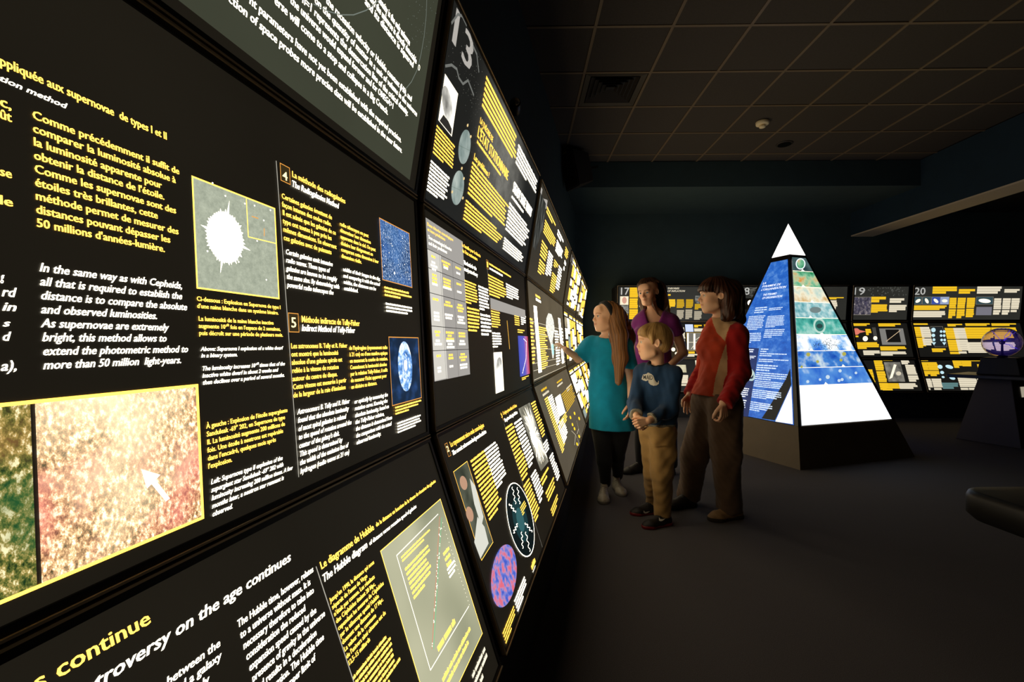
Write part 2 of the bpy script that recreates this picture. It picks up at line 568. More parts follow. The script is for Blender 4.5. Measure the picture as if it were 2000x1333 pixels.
for k in range(110):
    x, y = p.loc(R.uniform(795, 852), R.uniform(-60, 110)); r = R.uniform(.0003, .0011)
    if x > p.W - .03: continue
    mb.add([(x-r, y, z), (x, y-r, z), (x+r, y, z), (x, y+r, z)], [(0, 1, 2, 3)])
mb.build('star_specks', GREYL, p.root, kind='stuff')

p = m12
p.text('ppliquée aux supernovae  de types I et II', (0, 108), (0, 127), (325, 271), Y, name='heading')
p.text('tion method', (0, 146), (0, 158), (131, 203), W_, name='heading', shear=IT)
for s_, tl, bl, rt, mt in (('c,', (2, 188), (0, 207), (21, 212), Y), ('ût', (0, 212), (0, 231), (22, 236), Y), ('se', (0, 325), (0, 343), (22, 346), Y),
                       ('le', (0, 381), (0, 399), (24, 402), Y), ('g', (0, 531), (0, 548), (8, 549), W_), ('rd', (4, 560), (3, 579), (32, 580), W_),
                       ('in', (5, 590), (4, 607), (31, 609), W_), ('s', (6, 624), (5, 638), (19, 638), W_), ('d', (6, 648), (5, 666), (21, 667), W_),
                       ('a),', (2, 705), (1, 725), (31, 728), W_)):
    p.text(s_, tl, bl, rt, mt, name='text_fragment', shear=IT if mt is W_ else 0)
p.text(['Comme précédemment il suffit de', 'comparer la luminosité absolue à', 'la luminosité apparente pour', "obtenir la distance de l'étoile.",
        'Comme les supernovae sont des', 'étoiles très brillantes, cette', 'méthode permet de mesurer des', 'distances pouvant dépasser les',
        "50 millions d'années-lumière."], (65, 216), (71, 443), (350, 362), Y)
p.text(['In the same way as with Cepheids,', 'all that is required to establish the', 'distance is to compare the absolute', 'and observed luminosities.',
        'As supernovae are extremely', 'bright, this method allows to', 'extend the photometric method to', 'more than 50 million  light-years.'],
       (76, 513), (82, 722), (368, 688), W_, shear=IT)
NOVA = picture_mat('grey_plate', [(.2, srgb(120, 128, 112)), (.8, srgb(196, 202, 180))], 1.15, 90, 8, rough=.85)
pc = p.pic((373, 343), (545, 585), NOVA, Y)
p.lines([[(480, 387), (484, 463)], [(484, 463), (538, 476)]], .0012, Y, 'inset_outline', pc)
p.lines([[(491, 423), (503, 427)], [(515, 447), (515, 461)]], .0012, ORANGE, 'inset_mark', pc)
R = random.Random(9)
pts = []
for k in range(96):
    t = 2*math.pi*k/96
    r = (1.0 + (.16*R.random() if k % 2 else -.02)) * (1.35 if k in (1, 25, 49, 73) else 1)
    pts.append((438 + 35*r*math.cos(t + .1), 464 + 48*r*math.sin(t + .1) + 10*math.cos(t)*r))
p.poly(pts, wcol(4), 'star_burst', pc)
mb = MB(); z = p.layer()
for (x, y) in ((439, 383), (414, 358), (477, 398), (496, 402), (527, 411), (514, 431), (501, 471), (404, 491), (519, 547), (465, 512)):
    x, y = p.loc(x, y); r = .0011
    mb.add([(x + r*math.cos(k*math.pi/3), y + r*math.sin(k*math.pi/3), z) for k in range(6)], [(0, 1, 2, 3, 4, 5)])
mb.build('star_dots', W_, pc, kind='stuff')
p.text(['Ci-dessous : Explosion en Supernova de type I', "d'une naine blanche dans un système binaire."], (383, 579), (385, 602), (547, 612), Y)
p.text(['La luminosité de la naine blanche inactive', "augmente 10¹⁰ fois en l'espace de 2 semaines,", 'puis décroît sur une période de plusieurs mois.'], (386, 618), (389, 655), (551, 653), Y)
p.text(['Above: Supernova I explosion of a white dwarf', 'in a binary system.'], (390, 678), (392, 699), (552, 681), W_, shear=IT)
p.text(['The luminosity increases 10¹⁰ times that of the', 'inactive white dwarf in about 2 weeks and', 'then declines over a period of several months.'], (393, 716), (396, 752), (556, 735), W_, shear=IT)
p.text(["À gauche : Explosion de l'étoile supergéante", 'Sanduleak -69° 202, en Supernova de type', 'II. La luminosité augmente 200 millions de', 'fois. Une étoile à neutrons est repérable',
        "dans l'encadré, quelques mois après", "l'explosion."], (401, 828), (407, 916), (560, 803), Y)
p.text(['Left: Supernova type II explosion of the', 'supergiant star Sanduleak -69° 202 with', 'luminosity increasing 200 million times. A few', 'months later, a neutron star remnant is', 'observed.'],
       (410, 937), (416, 1009), (570, 908), W_, shear=IT)
# the star-field picture, two halves
def starfield(name, fine, tint, wash, k, scale=150.0, wk=(.52, .72)):
    """printed star field: fine specks, broad tints and a pale cloud"""
    m, nt, b = new_mat(name)
    N, Lk = nt.nodes.new, nt.links.new
    tc = N('ShaderNodeTexCoord'); mp = N('ShaderNodeMapping'); mp.inputs['Rotation'].default_value = (0, 0, .6); mp.inputs['Scale'].default_value = (1, .62, 1)
    Lk(tc.outputs['Object'], mp.inputs[0])
    n = N('ShaderNodeTexNoise'); n.inputs['Scale'].default_value = scale; n.inputs['Detail'].default_value = 3; n.inputs['Roughness'].default_value = .7
    Lk(mp.outputs[0], n.inputs['Vector'])
    r = N('ShaderNodeValToRGB'); e = r.color_ramp.elements
    e[0].position, e[0].color = fine[0]; e[1].position, e[1].color = fine[-1]
    for q, c in fine[1:-1]: e.new(q).color = c
    Lk(n.outputs['Fac'], r.inputs[0])
    n2 = N('ShaderNodeTexNoise'); n2.inputs['Scale'].default_value = 16; n2.inputs['Detail'].default_value = 3; Lk(tc.outputs['Object'], n2.inputs['Vector'])
    f2 = N('ShaderNodeMapRange'); f2.inputs[1].default_value = .50; f2.inputs[2].default_value = .68; f2.inputs[4].default_value = .55; Lk(n2.outputs['Fac'], f2.inputs[0])
    m1 = N('ShaderNodeMix'); m1.data_type = 'RGBA'; m1.inputs[7].default_value = tint; Lk(f2.outputs[0], m1.inputs[0]); Lk(r.outputs[0], m1.inputs[6])
    n3 = N('ShaderNodeTexNoise'); n3.inputs['Scale'].default_value = 7; n3.inputs['Detail'].default_value = 5
    mp3 = N('ShaderNodeMapping'); mp3.inputs['Location'].default_value = (.23, -.05, .4); Lk(tc.outputs['Object'], mp3.inputs[0]); Lk(mp3.outputs[0], n3.inputs['Vector'])
    f3 = N('ShaderNodeMapRange'); f3.inputs[1].default_value = wk[0]; f3.inputs[2].default_value = wk[1]; f3.inputs[4].default_value = .7; Lk(n3.outputs['Fac'], f3.inputs[0])
    m2 = N('ShaderNodeMix'); m2.data_type = 'RGBA'; m2.inputs[7].default_value = wash; Lk(f3.outputs[0], m2.inputs[0]); Lk(m1.outputs[2], m2.inputs[6])
    b.inputs['Base Color'].default_value = (.02, .02, .02, 1)
    Lk(m2.outputs[2], b.inputs['Emission Color']); b.inputs['Emission Strength'].default_value = k
    return m
SF1 = starfield('pink_star_field', [(.33, srgb(62, 56, 34)), (.46, srgb(160, 120, 82)), (.55, srgb(216, 178, 128)), (.63, srgb(255, 240, 205))], srgb(216, 120, 112), srgb(255, 230, 186), 1.75, 250, (.50, .74))
SF2 = starfield('green_star_field', [(.34, srgb(24, 46, 22)), (.46, srgb(92, 100, 44)), (.56, srgb(172, 150, 84)), (.64, srgb(250, 240, 190))], srgb(40, 96, 52), srgb(190, 130, 76), 1.25, 200, (.52, .74))
SF3 = starfield('blue_star_field', [(.36, srgb(16, 30, 58)), (.5, srgb(44, 78, 128)), (.60, srgb(130, 160, 195)), (.68, srgb(245, 248, 250))], srgb(50, 96, 170), srgb(90, 140, 205), 1.25, 420, (.5, .8))
x0, y1 = p.loc(375, 757); x1, y0 = p.loc(392, 1010)
xm = p.loc(68, 960)[0]
zz = p.layer()
pc = mesh_obj('picture', [(.03, y0, zz), (xm - .0015, y0, zz), (xm - .0015, y1, zz), (.03, y1, zz)], [(0, 1, 2, 3)], SF2, p.root)
pc = mesh_obj('picture', [(xm + .0015, y0, zz), (x1, y0, zz), (x1, y1, zz), (xm + .0015, y1, zz)], [(0, 1, 2, 3)], SF1, p.root)
w = .003; mb = MB(); zz = p.layer()
for (a, b, c, d) in ((.03, x1, y0 - w, y0), (.03, x1, y1, y1 + w), (x1, x1 + w, y0 - w, y1 + w)):
    mb.add([(a, c, zz), (b, c, zz), (b, d, zz), (a, d, zz)], [(0, 1, 2, 3)])
mb.build('picture_frame', Y, pc)
p.poly([(274, 917), (311, 928), (302, 938), (330, 974), (322, 980), (294, 946), (285, 955)], wcol(3), 'arrow', pc)
p.lines([[(538, 315), (582, 932)]], .0013, LINE, 'divider_line')
TAGF = glow('tag_fill', srgb(90, 75, 45), .4)
def numtag(p, tl, br, num, ntl, nbl, nr, mat=None):
    o = p.rect(tl, br, TAGF, 'number_tag'); p.frame_rect(tl, br, .0011, ORANGE, o, 'tag_outline')
    p.text(num, ntl, nbl, nr, mat or glow('cream_number', srgb(255, 236, 170), 1.8), name='number', parent=o, bold=.02)
numtag(p, (545, 318), (566, 362), '4', (550, 333), (551, 350), (560, 352))
numtag(p, (561, 611), (583, 650), '5', (567, 620), (568, 640), (577, 641))
p.text('La méthode des radiogalaxies', (569, 334), (570, 346), (673, 397), Y, name='heading')
p.text('The Radiogalaxies Method', (569, 352), (570, 365), (661, 407), W_, name='heading', shear=IT)
p.text(['Certaines galaxies émettent de', 'façon intense des ondes radio.', 'Il est admis que les galaxies de ce', 'type ont toutes à peu près les', 'mêmes dimensions. En observant', 'ces galaxies avec de puissants'],
       (548, 377), (553, 469), (655, 470), Y)
p.text(['radio télescopes on peut', 'déterminer leur dimension', 'apparente dans le ciel. On peut', 'déduire leur éloignement en', 'comparant cette dimension à leur', 'dimension réelle.'],
       (662, 433), (667, 504), (738, 512), Y)
p.text(['Certain galaxies emit intensive', 'radio waves. These types of', 'galaxies are known to be roughly', 'the same size. By determining with', 'powerful radio telescopes the'],
       (555, 486), (559, 561), (661, 560), W_, shear=IT)
p.text(['widths of their images in the sky,', 'and comparing it with the actual', 'widths, the distances can be', 'established.'], (668, 522), (671, 567), (741, 548), W_, shear=IT)
p.pic((739, 425), (804, 563), SF3, ORANGE)
mb = MB(); z = p.layer(); R = random.Random(5)
for k in range(34):
    x, y = R.uniform(0, 1), R.uniform(0, 1)
    a = p.loc(744, 435); b = p.loc(800, 556); xx, yy = a[0] + (b[0]-a[0])*x, a[1] + (b[1]-a[1])*y
    r = R.choice((.0005, .0007, .001, .0022 if k < 5 else .0006))
    mb.add([(xx + r*math.cos(q*math.pi/3), yy + r*1.3*math.sin(q*math.pi/3), z) for q in range(6)], [(0, 1, 2, 3, 4, 5)])
mb.build('star_dots', W_, p.root, kind='stuff')
p.bars((749, 559), (804, 572), (750, 578), 3, Y)
p.bars((752, 591), (807, 599), (753, 609), 3, W_)
p.text('Méthode indirecte de Tully-Fisher', (587, 617), (588, 630), (701, 640), Y, name='heading')
p.text('Indirect Method of Tully-Fisher', (587, 634), (588, 647), (692, 650), W_, name='heading', shear=IT)
p.text(['Les astronomes B. Tully et R. Fisher', 'ont montré que la luminosité', "absolue d'une galaxie spirale est", 'reliée à la vitesse de rotation', 'autour du centre du disque.', 'Cette vitesse est mesurée à partir', "de la largeur de la raie d'émission"],
       (566, 671), (575, 777), (677, 690), Y)
p.text(["de l'hydrogène (rayonnement radio", "à 21 cm) ou d'une manière optique", 'en mesurant la courbe de rotation.', 'Connaissant la luminosité absolue', 'par la relation Tully-Fisher, il suffit', "de mesurer l'éclat apparent pour", 'en déduire sa distance.'],
       (680, 676), (687, 760), (756, 700), Y)
p.text(['Astronomers B. Tully and R. Fisher', 'found that the absolute luminosity', 'of most spiral galaxies is related', 'to the speed of rotation around the', "center of the galaxy's disk.", 'This speed is determined by', 'the width of the emission line of', 'hydrogen (radio waves at 21 cm)'],
       (578, 800), (588, 925), (686, 860), W_, shear=IT)
p.text(['or optically by measuring the', 'rotation curve. Knowing the', 'absolute luminosity, based on', 'the Tully-Fisher relation,', 'the distance is determined from', 'the comparison with the actual', 'observed luminosity.'],
       (690, 781), (698, 868), (764, 820), W_, shear=IT)
GAL = picture_mat('spiral_backdrop', [(0, srgb(10, 18, 34)), (.5, srgb(24, 50, 80)), (1, srgb(60, 110, 190))], .8, 30, 6)
pc = p.pic((757, 658), (822, 778), GAL, ORANGE)
GALC = picture_mat('spiral_arms', [(.35, srgb(50, 110, 205)), (.5, srgb(120, 165, 215)), (.62, srgb(235, 240, 240))], 1.3, 70, 6)
a = p.loc(790, 716)
def spiral(cx, cy, sc, nm, mat, turns=1.15):
    """two broad spiral arms and a core, printed"""
    mb = MB(); z = p.layer()
    for arm in (0, math.pi):
        q = []
        for k in range(29):
            t = k/28; r = sc*(.18 + .86*t); an = arm + t*turns*math.pi*1.5; w = sc*(.34*(1-t) + .10)
            for sgn in (-1, 1):
                rr = r + sgn*w*.5
                q.append((cx + rr*.62*math.cos(an), cy + rr*math.sin(an), z))
        mb.add(q, [(2*k, 2*k+1, 2*k+3, 2*k+2) for k in range(28)])
    mb.build(nm, mat, pc)
p.disc((790, 716), .033, .054, picture_mat('galaxy_cloud', [(.32, srgb(28, 60, 110)), (.46, srgb(90, 140, 200)), (.56, srgb(200, 218, 232)), (.62, srgb(250, 250, 245))], 1.6, 45, 7, rough=.7), 'galaxy_cloud', pc)
spiral(a[0], a[1], .030, 'spiral_arms', GALC)
p.disc((790, 714), .007, .012, wcol(1.6), 'galaxy_core', pc)
p.bars((770, 795), (823, 789), (773, 810), 3, Y)
p.bars((774, 826), (826, 818), (777, 846), 4, W_)

p = b12
p.text('s continue', (86, 1306), (70, 1352), (299, 1236), Y, name='heading', bold=.02)
p.text('ntroversy on the age continues', (180, 1322), (160, 1366), (573, 1108), W_, name='heading', shear=IT)
p.text(['between the', 'and a galaxy', 'the only'], (322, 1326), (340, 1390), (436, 1283), W_, shear=IT)
p.text(['The Hubble time, however, relates', 'to a universe without mass. It is', 'necessary therefore to take into', 'consideration the reduced', 'expansion speed caused by the', 'presence of gravity in the universe', 'and results in a deceleration', 'of expansion. The Hubble time', 'is thus the upper limit of'],
       (461, 1214), (510, 1400), (614, 1122), W_, shear=IT)
p.lines([[(617, 1108), (700, 1362)]], .0016, LINE, 'divider_line')
p.text('Le diagramme de Hubble', (625, 1098), (628, 1113), (730, 1033), Y, name='heading')
p.text('de la distance en fonction de la vitesse de récession des galaxies', (733, 1022), (735, 1030), (851, 943), Y, name='heading')
p.text('The Hubble diagram', (629, 1124), (633, 1138), (718, 1070), W_, name='heading', shear=IT)
p.text('of distance versus recession speed of galaxies', (720, 1058), (722, 1066), (813, 991), W_, name='heading', shear=IT)
p.text(["Jusqu'en 1990, la distance qui nous", "séparait de l'amas de Virgo", "n'était pas connue. Les résultats", 'des Céphéides étaient 20 Mpc,', 'cependant les mesures de Céphéides', 'par le télescope spatial Hubble', 'donnent une distance de 17 Mpc.', 'La valeur de la constante', "de l'univers ainsi obtenue est de", '12,5-15 milliards'],
       (642, 1170), (681, 1302), (736, 1098), Y)
p.bars((688, 1322), (768, 1236), (716, 1400), 8, Y)
DIAG = picture_mat('pale_diagram_field', [(.3, srgb(112, 116, 92)), (.7, srgb(190, 188, 158))], 1.25, 3, 2)
pc = p.pic((742, 1077), (942, 1238), DIAG, Y, w=.0014, name='hubble_diagram')
p.lines([[(774, 1086), (855, 1005)], [(774, 1086), (840, 1310)], [(840, 1310), (915, 1185)]], .0017, wcol(2.2), 'diagram_axis', pc)
p.lines([[(843, 1268), (858, 1010)]], .0018, glow('red_curve', srgb(230, 140, 110), 1.0), 'diagram_curve', pc)
p.lines([[(846, 1268), (862, 1012)]], .0020, glow('green_curve', srgb(120, 210, 150), 1.0), 'diagram_curve', pc)
mb = MB(); z = p.layer(); R = random.Random(2)
for k in range(46):
    t = R.random(); a = p.loc(843 + 17*t + R.uniform(-3, 3)*t, 1272 - 250*t); r = .0013
    mb.add([(a[0] + r*math.cos(q*math.pi/3), a[1] + r*math.sin(q*math.pi/3), z) for q in range(6)], [(0, 1, 2, 3, 4, 5)])
for k in range(22):
    t = k/21; a = p.loc(864 + 52*t, 1022 + 160*t); r = .0009
    mb.add([(a[0] + r*math.cos(q*math.pi/3), a[1] + r*math.sin(q*math.pi/3), z) for q in range(6)], [(0, 1, 2, 3, 4, 5)])
mb.build('diagram_points', wcol(2.2), pc, kind='stuff')
p.bars((782, 1088), (842, 1031), (788, 1096), 2, Y, parent=pc, rag=.1)
p.bars((790, 1110), (836, 1065), (808, 1172), 7, Y, parent=pc, rag=.3)
p.bars((864, 1080), (878, 1068), (876, 1105), 3, Y, parent=pc)
p.bars((872, 1112), (890, 1094), (878, 1130), 3, W_, parent=pc)
p.bars((776, 1165), (782, 1160), (822, 1310), 2, Y, parent=pc, words=False)
p.bars((852, 1262), (895, 1208), (857, 1272), 1, Y, parent=pc, last=.1)
p.bars((862, 1325), (918, 1222), (876, 1335), 2, Y, parent=pc, last=.1)
p.bars((920, 1318), (950, 1268), (935, 1345), 3, wcol(1.2))
# ------------------------------------------------------------------ bay 13
Y12, W12 = Y, W_
Y, W_ = ycol(2.6), wcol(6)
def make_cloud(name, base, grey, centre, radius, k):
    """dark film printed with a soft grey nebula"""
    m, nt, b = new_mat(name); N, Lk = nt.nodes.new, nt.links.new
    b.inputs['Base Color'].default_value = (.012, .012, .012, 1); b.inputs['Roughness'].default_value = .45; b.inputs['Specular IOR Level'].default_value = .25
    tc = N('ShaderNodeTexCoord'); d = N('ShaderNodeVectorMath'); d.operation = 'DISTANCE'; d.inputs[1].default_value = centre
    Lk(tc.outputs['Object'], d.inputs[0])
    r = N('ShaderNodeMapRange'); r.interpolation_type = 'SMOOTHSTEP'; r.inputs[1].default_value = radius; r.inputs[2].default_value = 0.0; Lk(d.outputs['Value'], r.inputs[0])
    n = N('ShaderNodeTexNoise'); n.inputs['Scale'].default_value = 14; n.inputs['Detail'].default_value = 6; n.inputs['Roughness'].default_value = .7; Lk(tc.outputs['Object'], n.inputs['Vector'])
    mu = N('ShaderNodeMath'); mu.operation = 'MULTIPLY'; Lk(r.outputs[0], mu.inputs[0]); Lk(n.outputs['Fac'], mu.inputs[1])
    mx = N('ShaderNodeMix'); mx.data_type = 'RGBA'; mx.inputs[6].default_value = base; mx.inputs[7].default_value = grey; Lk(mu.outputs[0], mx.inputs[0])
    Lk(mx.outputs[2], b.inputs['Emission Color']); b.inputs['Emission Strength'].default_value = k
    return m
cloud_film = make_cloud('nebula_film', (.014, .0145, .013, 1), (.34, .33, .29, 1), (.62, .34, 0), .42, 1.0)
t13, m13, b13 = bay(0, S_1213, S_1314,
    ['dark overhead panel numbered 13 with a grey portrait, two globes and yellow steady-state text',
     'black upright panel with a grey six-row comparison table beside the steady-state text',
     'black sloping panel with section 2, a speckled pink and blue ball and a white starburst'],
    [cloud_film, BLACKF, BLACKF], gap=.024)
NUM = glow('pale_number', srgb(205, 200, 192), .75)
p = t13
p.text('13', (893, 15), (885, 84), (924, 100), NUM, name='number', bold=.02)
p.lines([[(870, 129), (882, 127), (892, 135), (896, 152), (904, 164), (914, 157), (919, 170), (925, 186)],
         [(882, 45), (894, 28), (904, 22), (911, 21), (913, 35)], [(924, 90), (931, 106), (933, 124), (935, 140)]], .0065, glow('grey_ribbon', srgb(150, 152, 146), .55), 'wave_arrow')
R = random.Random(12); mb = MB(); z = p.layer()
for k in range(260):
    px = R.gauss(935, 26); py = 60 + (px - 890)*1.9 + R.gauss(40, 60)
    x, y = p.loc(px, py); r = R.uniform(.0006, .0022)
    if not (.03 < x < p.W - .03 and .03 < y < p.H - .02): continue
    mb.add([(x-r, y, z), (x, y-r*.7, z), (x+r, y, z), (x, y+r*.7, z)], [(0, 1, 2, 3)])
mb.build('star_specks', glow('grey_speck', srgb(150, 150, 140), .5), p.root, kind='stuff')
PHOTO = picture_mat('grey_photograph', [(.3, srgb(60, 58, 55)), (.5, srgb(170, 168, 160)), (.65, srgb(240, 238, 228))], 1.5, 14, 3)
pc = p.pic((869, 144), (882, 267), wcol(1.7), wcol(2))
p.poly(ell(873, 203, 9, 36, -8), PHOTO, 'portrait_head', pc)
p.poly([(858, 236), (866, 224), (876, 238), (882, 252), (881, 264)], glow('portrait_suit', srgb(70, 68, 64), .5), 'portrait_shoulder', pc)
p.bars((854, 244), (891, 286), (845, 298), 8, Y)
p.bars((844, 314), (879, 351), (833, 371), 9, W_)
GLOBE = picture_mat('pale_globe', [(.3, srgb(120, 140, 136)), (.7, srgb(196, 208, 200))], .9, 12, 3)
for (cx, cy, rx, ry, nm) in ((907, 287, 11.5, 34, 0), (893.5, 367, 12, 34, 1)):
    o = p.poly(ell(cx, cy, rx, ry, 6), GLOBE, 'globe_print')
    p.lines([ell(cx, cy, rx*.45, ry, 6) + ell(cx, cy, rx*.45, ry, 6)[:1], [(cx - rx, cy - 3), (cx + rx, cy + 8)]], .0007, glow('globe_line', srgb(110, 130, 110), .6), 'globe_grid', o)
    for dx, dy in ((8, -38), (12, -18), (-11, 8), (10, 20)) if nm else ((6, -42), (12, -20)):
        p.poly(ell(cx + dx, cy + dy, 1.6, 3.2, 10, 8), glow('cream_mark', srgb(230, 200, 140), 1.2), 'globe_mark', o)
p.bars((950, 146), (1012, 275), (941, 207), 6, Y, fill=.7, last=.1, rag=.1)
p.text('LA THÉORIE DE', (939, 229), (937, 240), (962, 274), Y, name='heading')
p.text("L'ÉTAT STATIONNAIRE", (936, 246), (932, 267), (991, 350), Y, name='heading')
p.bars((932, 273), (981, 348), (931, 279), 1, Y, last=.05)
p.text('Les problèmes ?', (927, 299), (925, 311), (955, 343), Y, name='heading')
p.bars((924, 316), (993, 404), (913, 378), 8, Y, rag=.1)
p.bars((911, 390), (980, 480), (904, 428), 6, Y, rag=.3)
p.bars((1013, 281), (1049, 368), (1007, 318), 5, W_, rag=.1)
p.text('STEADY STATE THEORY', (1005, 355), (1001, 374), (1036, 430), W_, name='heading')
p.bars((1000, 381), (1033, 430), (999, 386), 1, W_)
p.bars((996, 396), (1033, 460), (987, 448), 8, W_)
p.bars((985, 463), (1021, 511), (982, 486), 5, W_)

p = m13
TAB = glow('table_grey', srgb(172, 168, 162), .95); TABL = glow('table_pale_grey', srgb(214, 210, 200), 1.05)
tb = p.rect((831, 425), (918, 731.5), TAB, 'comparison_table')
p.rect((835, 487), (874, 739), TABL, 'first_column', tb)
rows = [(835, 487), (837, 524), (841, 573), (845, 638), (850, 686)]
mb = MB(); z = p.layer(); a = p.loc(831, 425); b = p.loc(918, 731.5); xs = [a[0], p.loc(858, 499)[0], p.loc(883, 512)[0], b[0]]
ys = [p.loc(q)[1] for q in rows] + [b[1]]
for yy in ys[:-1]: mb.add([(a[0], yy, z), (b[0], yy, z), (b[0], yy+.0016, z), (a[0], yy+.0016, z)], [(0, 1, 2, 3)])
for xx in xs[1:3]: mb.add([(xx, b[1], z), (xx+.0012, b[1], z), (xx+.0012, ys[0], z), (xx, ys[0], z)], [(0, 1, 2, 3)])
mb.build('table_rule', plain('rule_dark', srgb(70, 66, 62), .6), tb)
R = random.Random(31)
for i in range(5):
    for j in range(3):
        mbs = [MB(), MB()]
        cx0, cx1 = xs[j] + .008, xs[j+1] - .008; cy1, cy0 = ys[i] - .010, ys[i+1] + .010
        for k, (f0, n) in enumerate(((.0, R.choice((1, 2, 3))), (.55, R.choice((1, 1, 2, 3))))):
            hh = .006
            for q in range(n):
                yt = cy1 - f0*(cy1-cy0) - q*hh*1.45
                ww = (cx1-cx0)*R.uniform(.35, .8); xo = cx0 + (cx1-cx0-ww)*.4
                x = xo
                while x < xo + ww:
                    wd = min(R.uniform(.008, .02), xo + ww - x)
                    mbs[k].add([(x, yt-hh, z+.00005), (x+wd, yt-hh, z+.00005), (x+wd, yt, z+.00005), (x, yt, z+.00005)], [(0, 1, 2, 3)])
                    x += wd + .003
        mbs[0].build('table_entry', Y2, tb); mbs[1].build('table_entry', W2, tb)
p.text(['Deux théories cosmologiques', 'et leurs prédictions'], (834, 434), (837, 452), (885, 474), Y2, name='heading', parent=tb)
p.text(['Two cosmological theories', 'and their predictions'], (836, 459), (838, 478), (882, 496), W2, name='heading', parent=tb)
p.text(['La bataille pour la théorie', "de l'état stationnaire"], (902, 474), (905, 494), (938.5, 507), Y, name='heading')
p.text(['The battle for the', 'steady state theory'], (905, 508), (907, 529), (933, 542), W_, name='heading', shear=IT)
for (tl, tr, bl, n, mt) in (((907, 546), (932, 562), (911, 592), 8, Y), ((912, 599), (937, 611), (916, 647), 7, Y), ((934, 557), (954, 569), (938, 605), 8, W_),
                            ((938, 612), (959, 625), (941, 655), 6, W_), ((955, 513), (1007, 546), (955, 517), 1, Y), ((956, 522), (1006, 554), (956, 526), 1, W_),
                            ((953, 535), (987, 554), (956, 576), 7, Y), ((988, 553), (1013, 569), (990, 581), 6, W_), ((958, 596), (976, 606), (961, 639), 9, Y),
                            ((961, 649), (979, 656), (964, 679), 6, W_), ((1004, 611), (1015, 618), (1006, 635), 6, Y), ((1017, 615), (1027, 622), (1018, 634), 5, W_),
                            ((1011, 643), (1025, 648), (1011, 650), 2, Y), ((1019, 738), (1034, 733), (1020, 743), 2, Y)):
    p.bars(tl, tr, bl, n, mt, rag=.15)
p.lines([[(950, 508), (970, 764)]], .0012, LINE, 'divider_line')
numtag(p, (949, 507), (954, 527), '1', (950.5, 511), (951, 522), (953, 524), Y)
p.rect((957, 582), (1026, 622), TAB, 'band_strip')
pc = p.pic((963.5, 689), (984, 763), wcol(2.2), wcol(2.4))
p.poly(ell(974, 716, 6, 18, 4), PHOTO, 'portrait_head', pc)
p.lines([[(990, 627), (995, 682)]], .003, Y, 'time_line')
GR, gnt, gb = new_mat('blue_red_gradient')
gtc = gnt.nodes.new('ShaderNodeTexCoord'); gse = gnt.nodes.new('ShaderNodeSeparateXYZ'); gnt.links.new(gtc.outputs['Generated'], gse.inputs[0])
grr = gnt.nodes.new('ShaderNodeValToRGB'); gnt.links.new(gse.outputs[0], grr.inputs[0])
ge = grr.color_ramp.elements; ge[0].color = srgb(60, 80, 190); ge[1].color = srgb(190, 50, 60); ge.new(.55).color = srgb(90, 90, 200); ge.new(.75).color = srgb(190, 110, 170)
gnt.links.new(grr.outputs[0], gb.inputs['Emission Color']); gb.inputs['Emission Strength'].default_value = 1.0
pc = p.pic((1011, 656), (1035, 730), GR, None, name='colour_chart')
p.lines([[(1022, 662), (1028, 668), (1027, 700), (1020, 730)]], .0016, W_, 'chart_curve', pc)

p = b13
numtag(p, (868, 868), (881, 890), '2', (872, 872), (874, 884), (878, 882))
p.text('Le rayonnement micro-onde cosmologique', (879, 863), (881, 874), (947, 838), Y, name='heading')
p.text('The cosmic microwave background radiation', (883, 881), (885, 890), (951, 850), W_, name='heading', shear=IT)
FOTO = picture_mat('olive_photograph', [(.35, srgb(52, 58, 46)), (.6, srgb(110, 114, 96))], .9, 9, 4)
pc = p.pic((885, 922), (963, 1060), FOTO, Y, w=.0014)
SHIRT = glow('printed_shirt', srgb(225, 225, 212), 1.0); FACE = glow('printed_face', srgb(205, 160, 130), .9)
p.poly([(917, 935), (928, 950), (944, 1010), (940, 1030), (926, 985)], SHIRT, 'printed_shirt', pc)
p.poly([(932, 1010), (946, 1030), (954, 1062), (938, 1092), (926, 1060)], SHIRT, 'printed_shirt', pc)
p.poly(ell(905, 944, 7, 14, -12), FACE, 'printed_face', pc); p.poly(ell(917, 1005, 7, 15, -12), FACE, 'printed_face', pc)
for (tl, tr, bl, n, mt) in (((919, 899), (950, 886), (956, 1018), 15, Y), ((948, 877), (970, 865), (970, 956), 12, W_), ((986, 836), (1003, 828), (1022, 938), 15, Y),
                            ((1004, 826), (1019, 818), (1033, 915), 14, W_), ((1038, 787), (1049, 782), (1059, 855), 13, Y), ((1022, 949), (1036, 941), (1045, 1021), 11, Y),
                            ((1037, 929), (1049, 921), (1054, 984), 9, W_), ((1055, 937), (1071, 912), (1060, 948), 2, Y), ((1073, 893), (1085, 886), (1088, 940), 9, W_),
                            ((1065, 963), (1083, 935), (1072, 978), 3, Y), ((1075, 996), (1089, 966), (1080, 1008), 3, Y), ((1060, 868), (1070, 862), (1066, 886), 4, W_),
                            ((1004, 1173), (1027, 1135), (1011, 1196), 4, W_), ((981, 1236), (1005, 1187), (988, 1260), 4, Y), ((1036, 1105), (1048, 1083), (1040, 1112), 1, Y), ((1040, 1118), (1052, 1094), (1043, 1124), 1, W_)):
    p.bars(tl, tr, bl, n, mt, rag=.15)
p.lines([[(984, 828), (1059, 1070)]], .0012, LINE, 'divider_line')
numtag(p, (977, 806), (983, 822), '3', (978.5, 808), (979.5, 817), (982, 817), Y)
p.text("L'origine primordiale de l'hélium", (982, 804), (983, 811), (1009, 794), Y, name='heading')
p.text('The primordial origin of helium', (985, 818), (986, 825), (1011, 810), W_, name='heading', shear=IT)
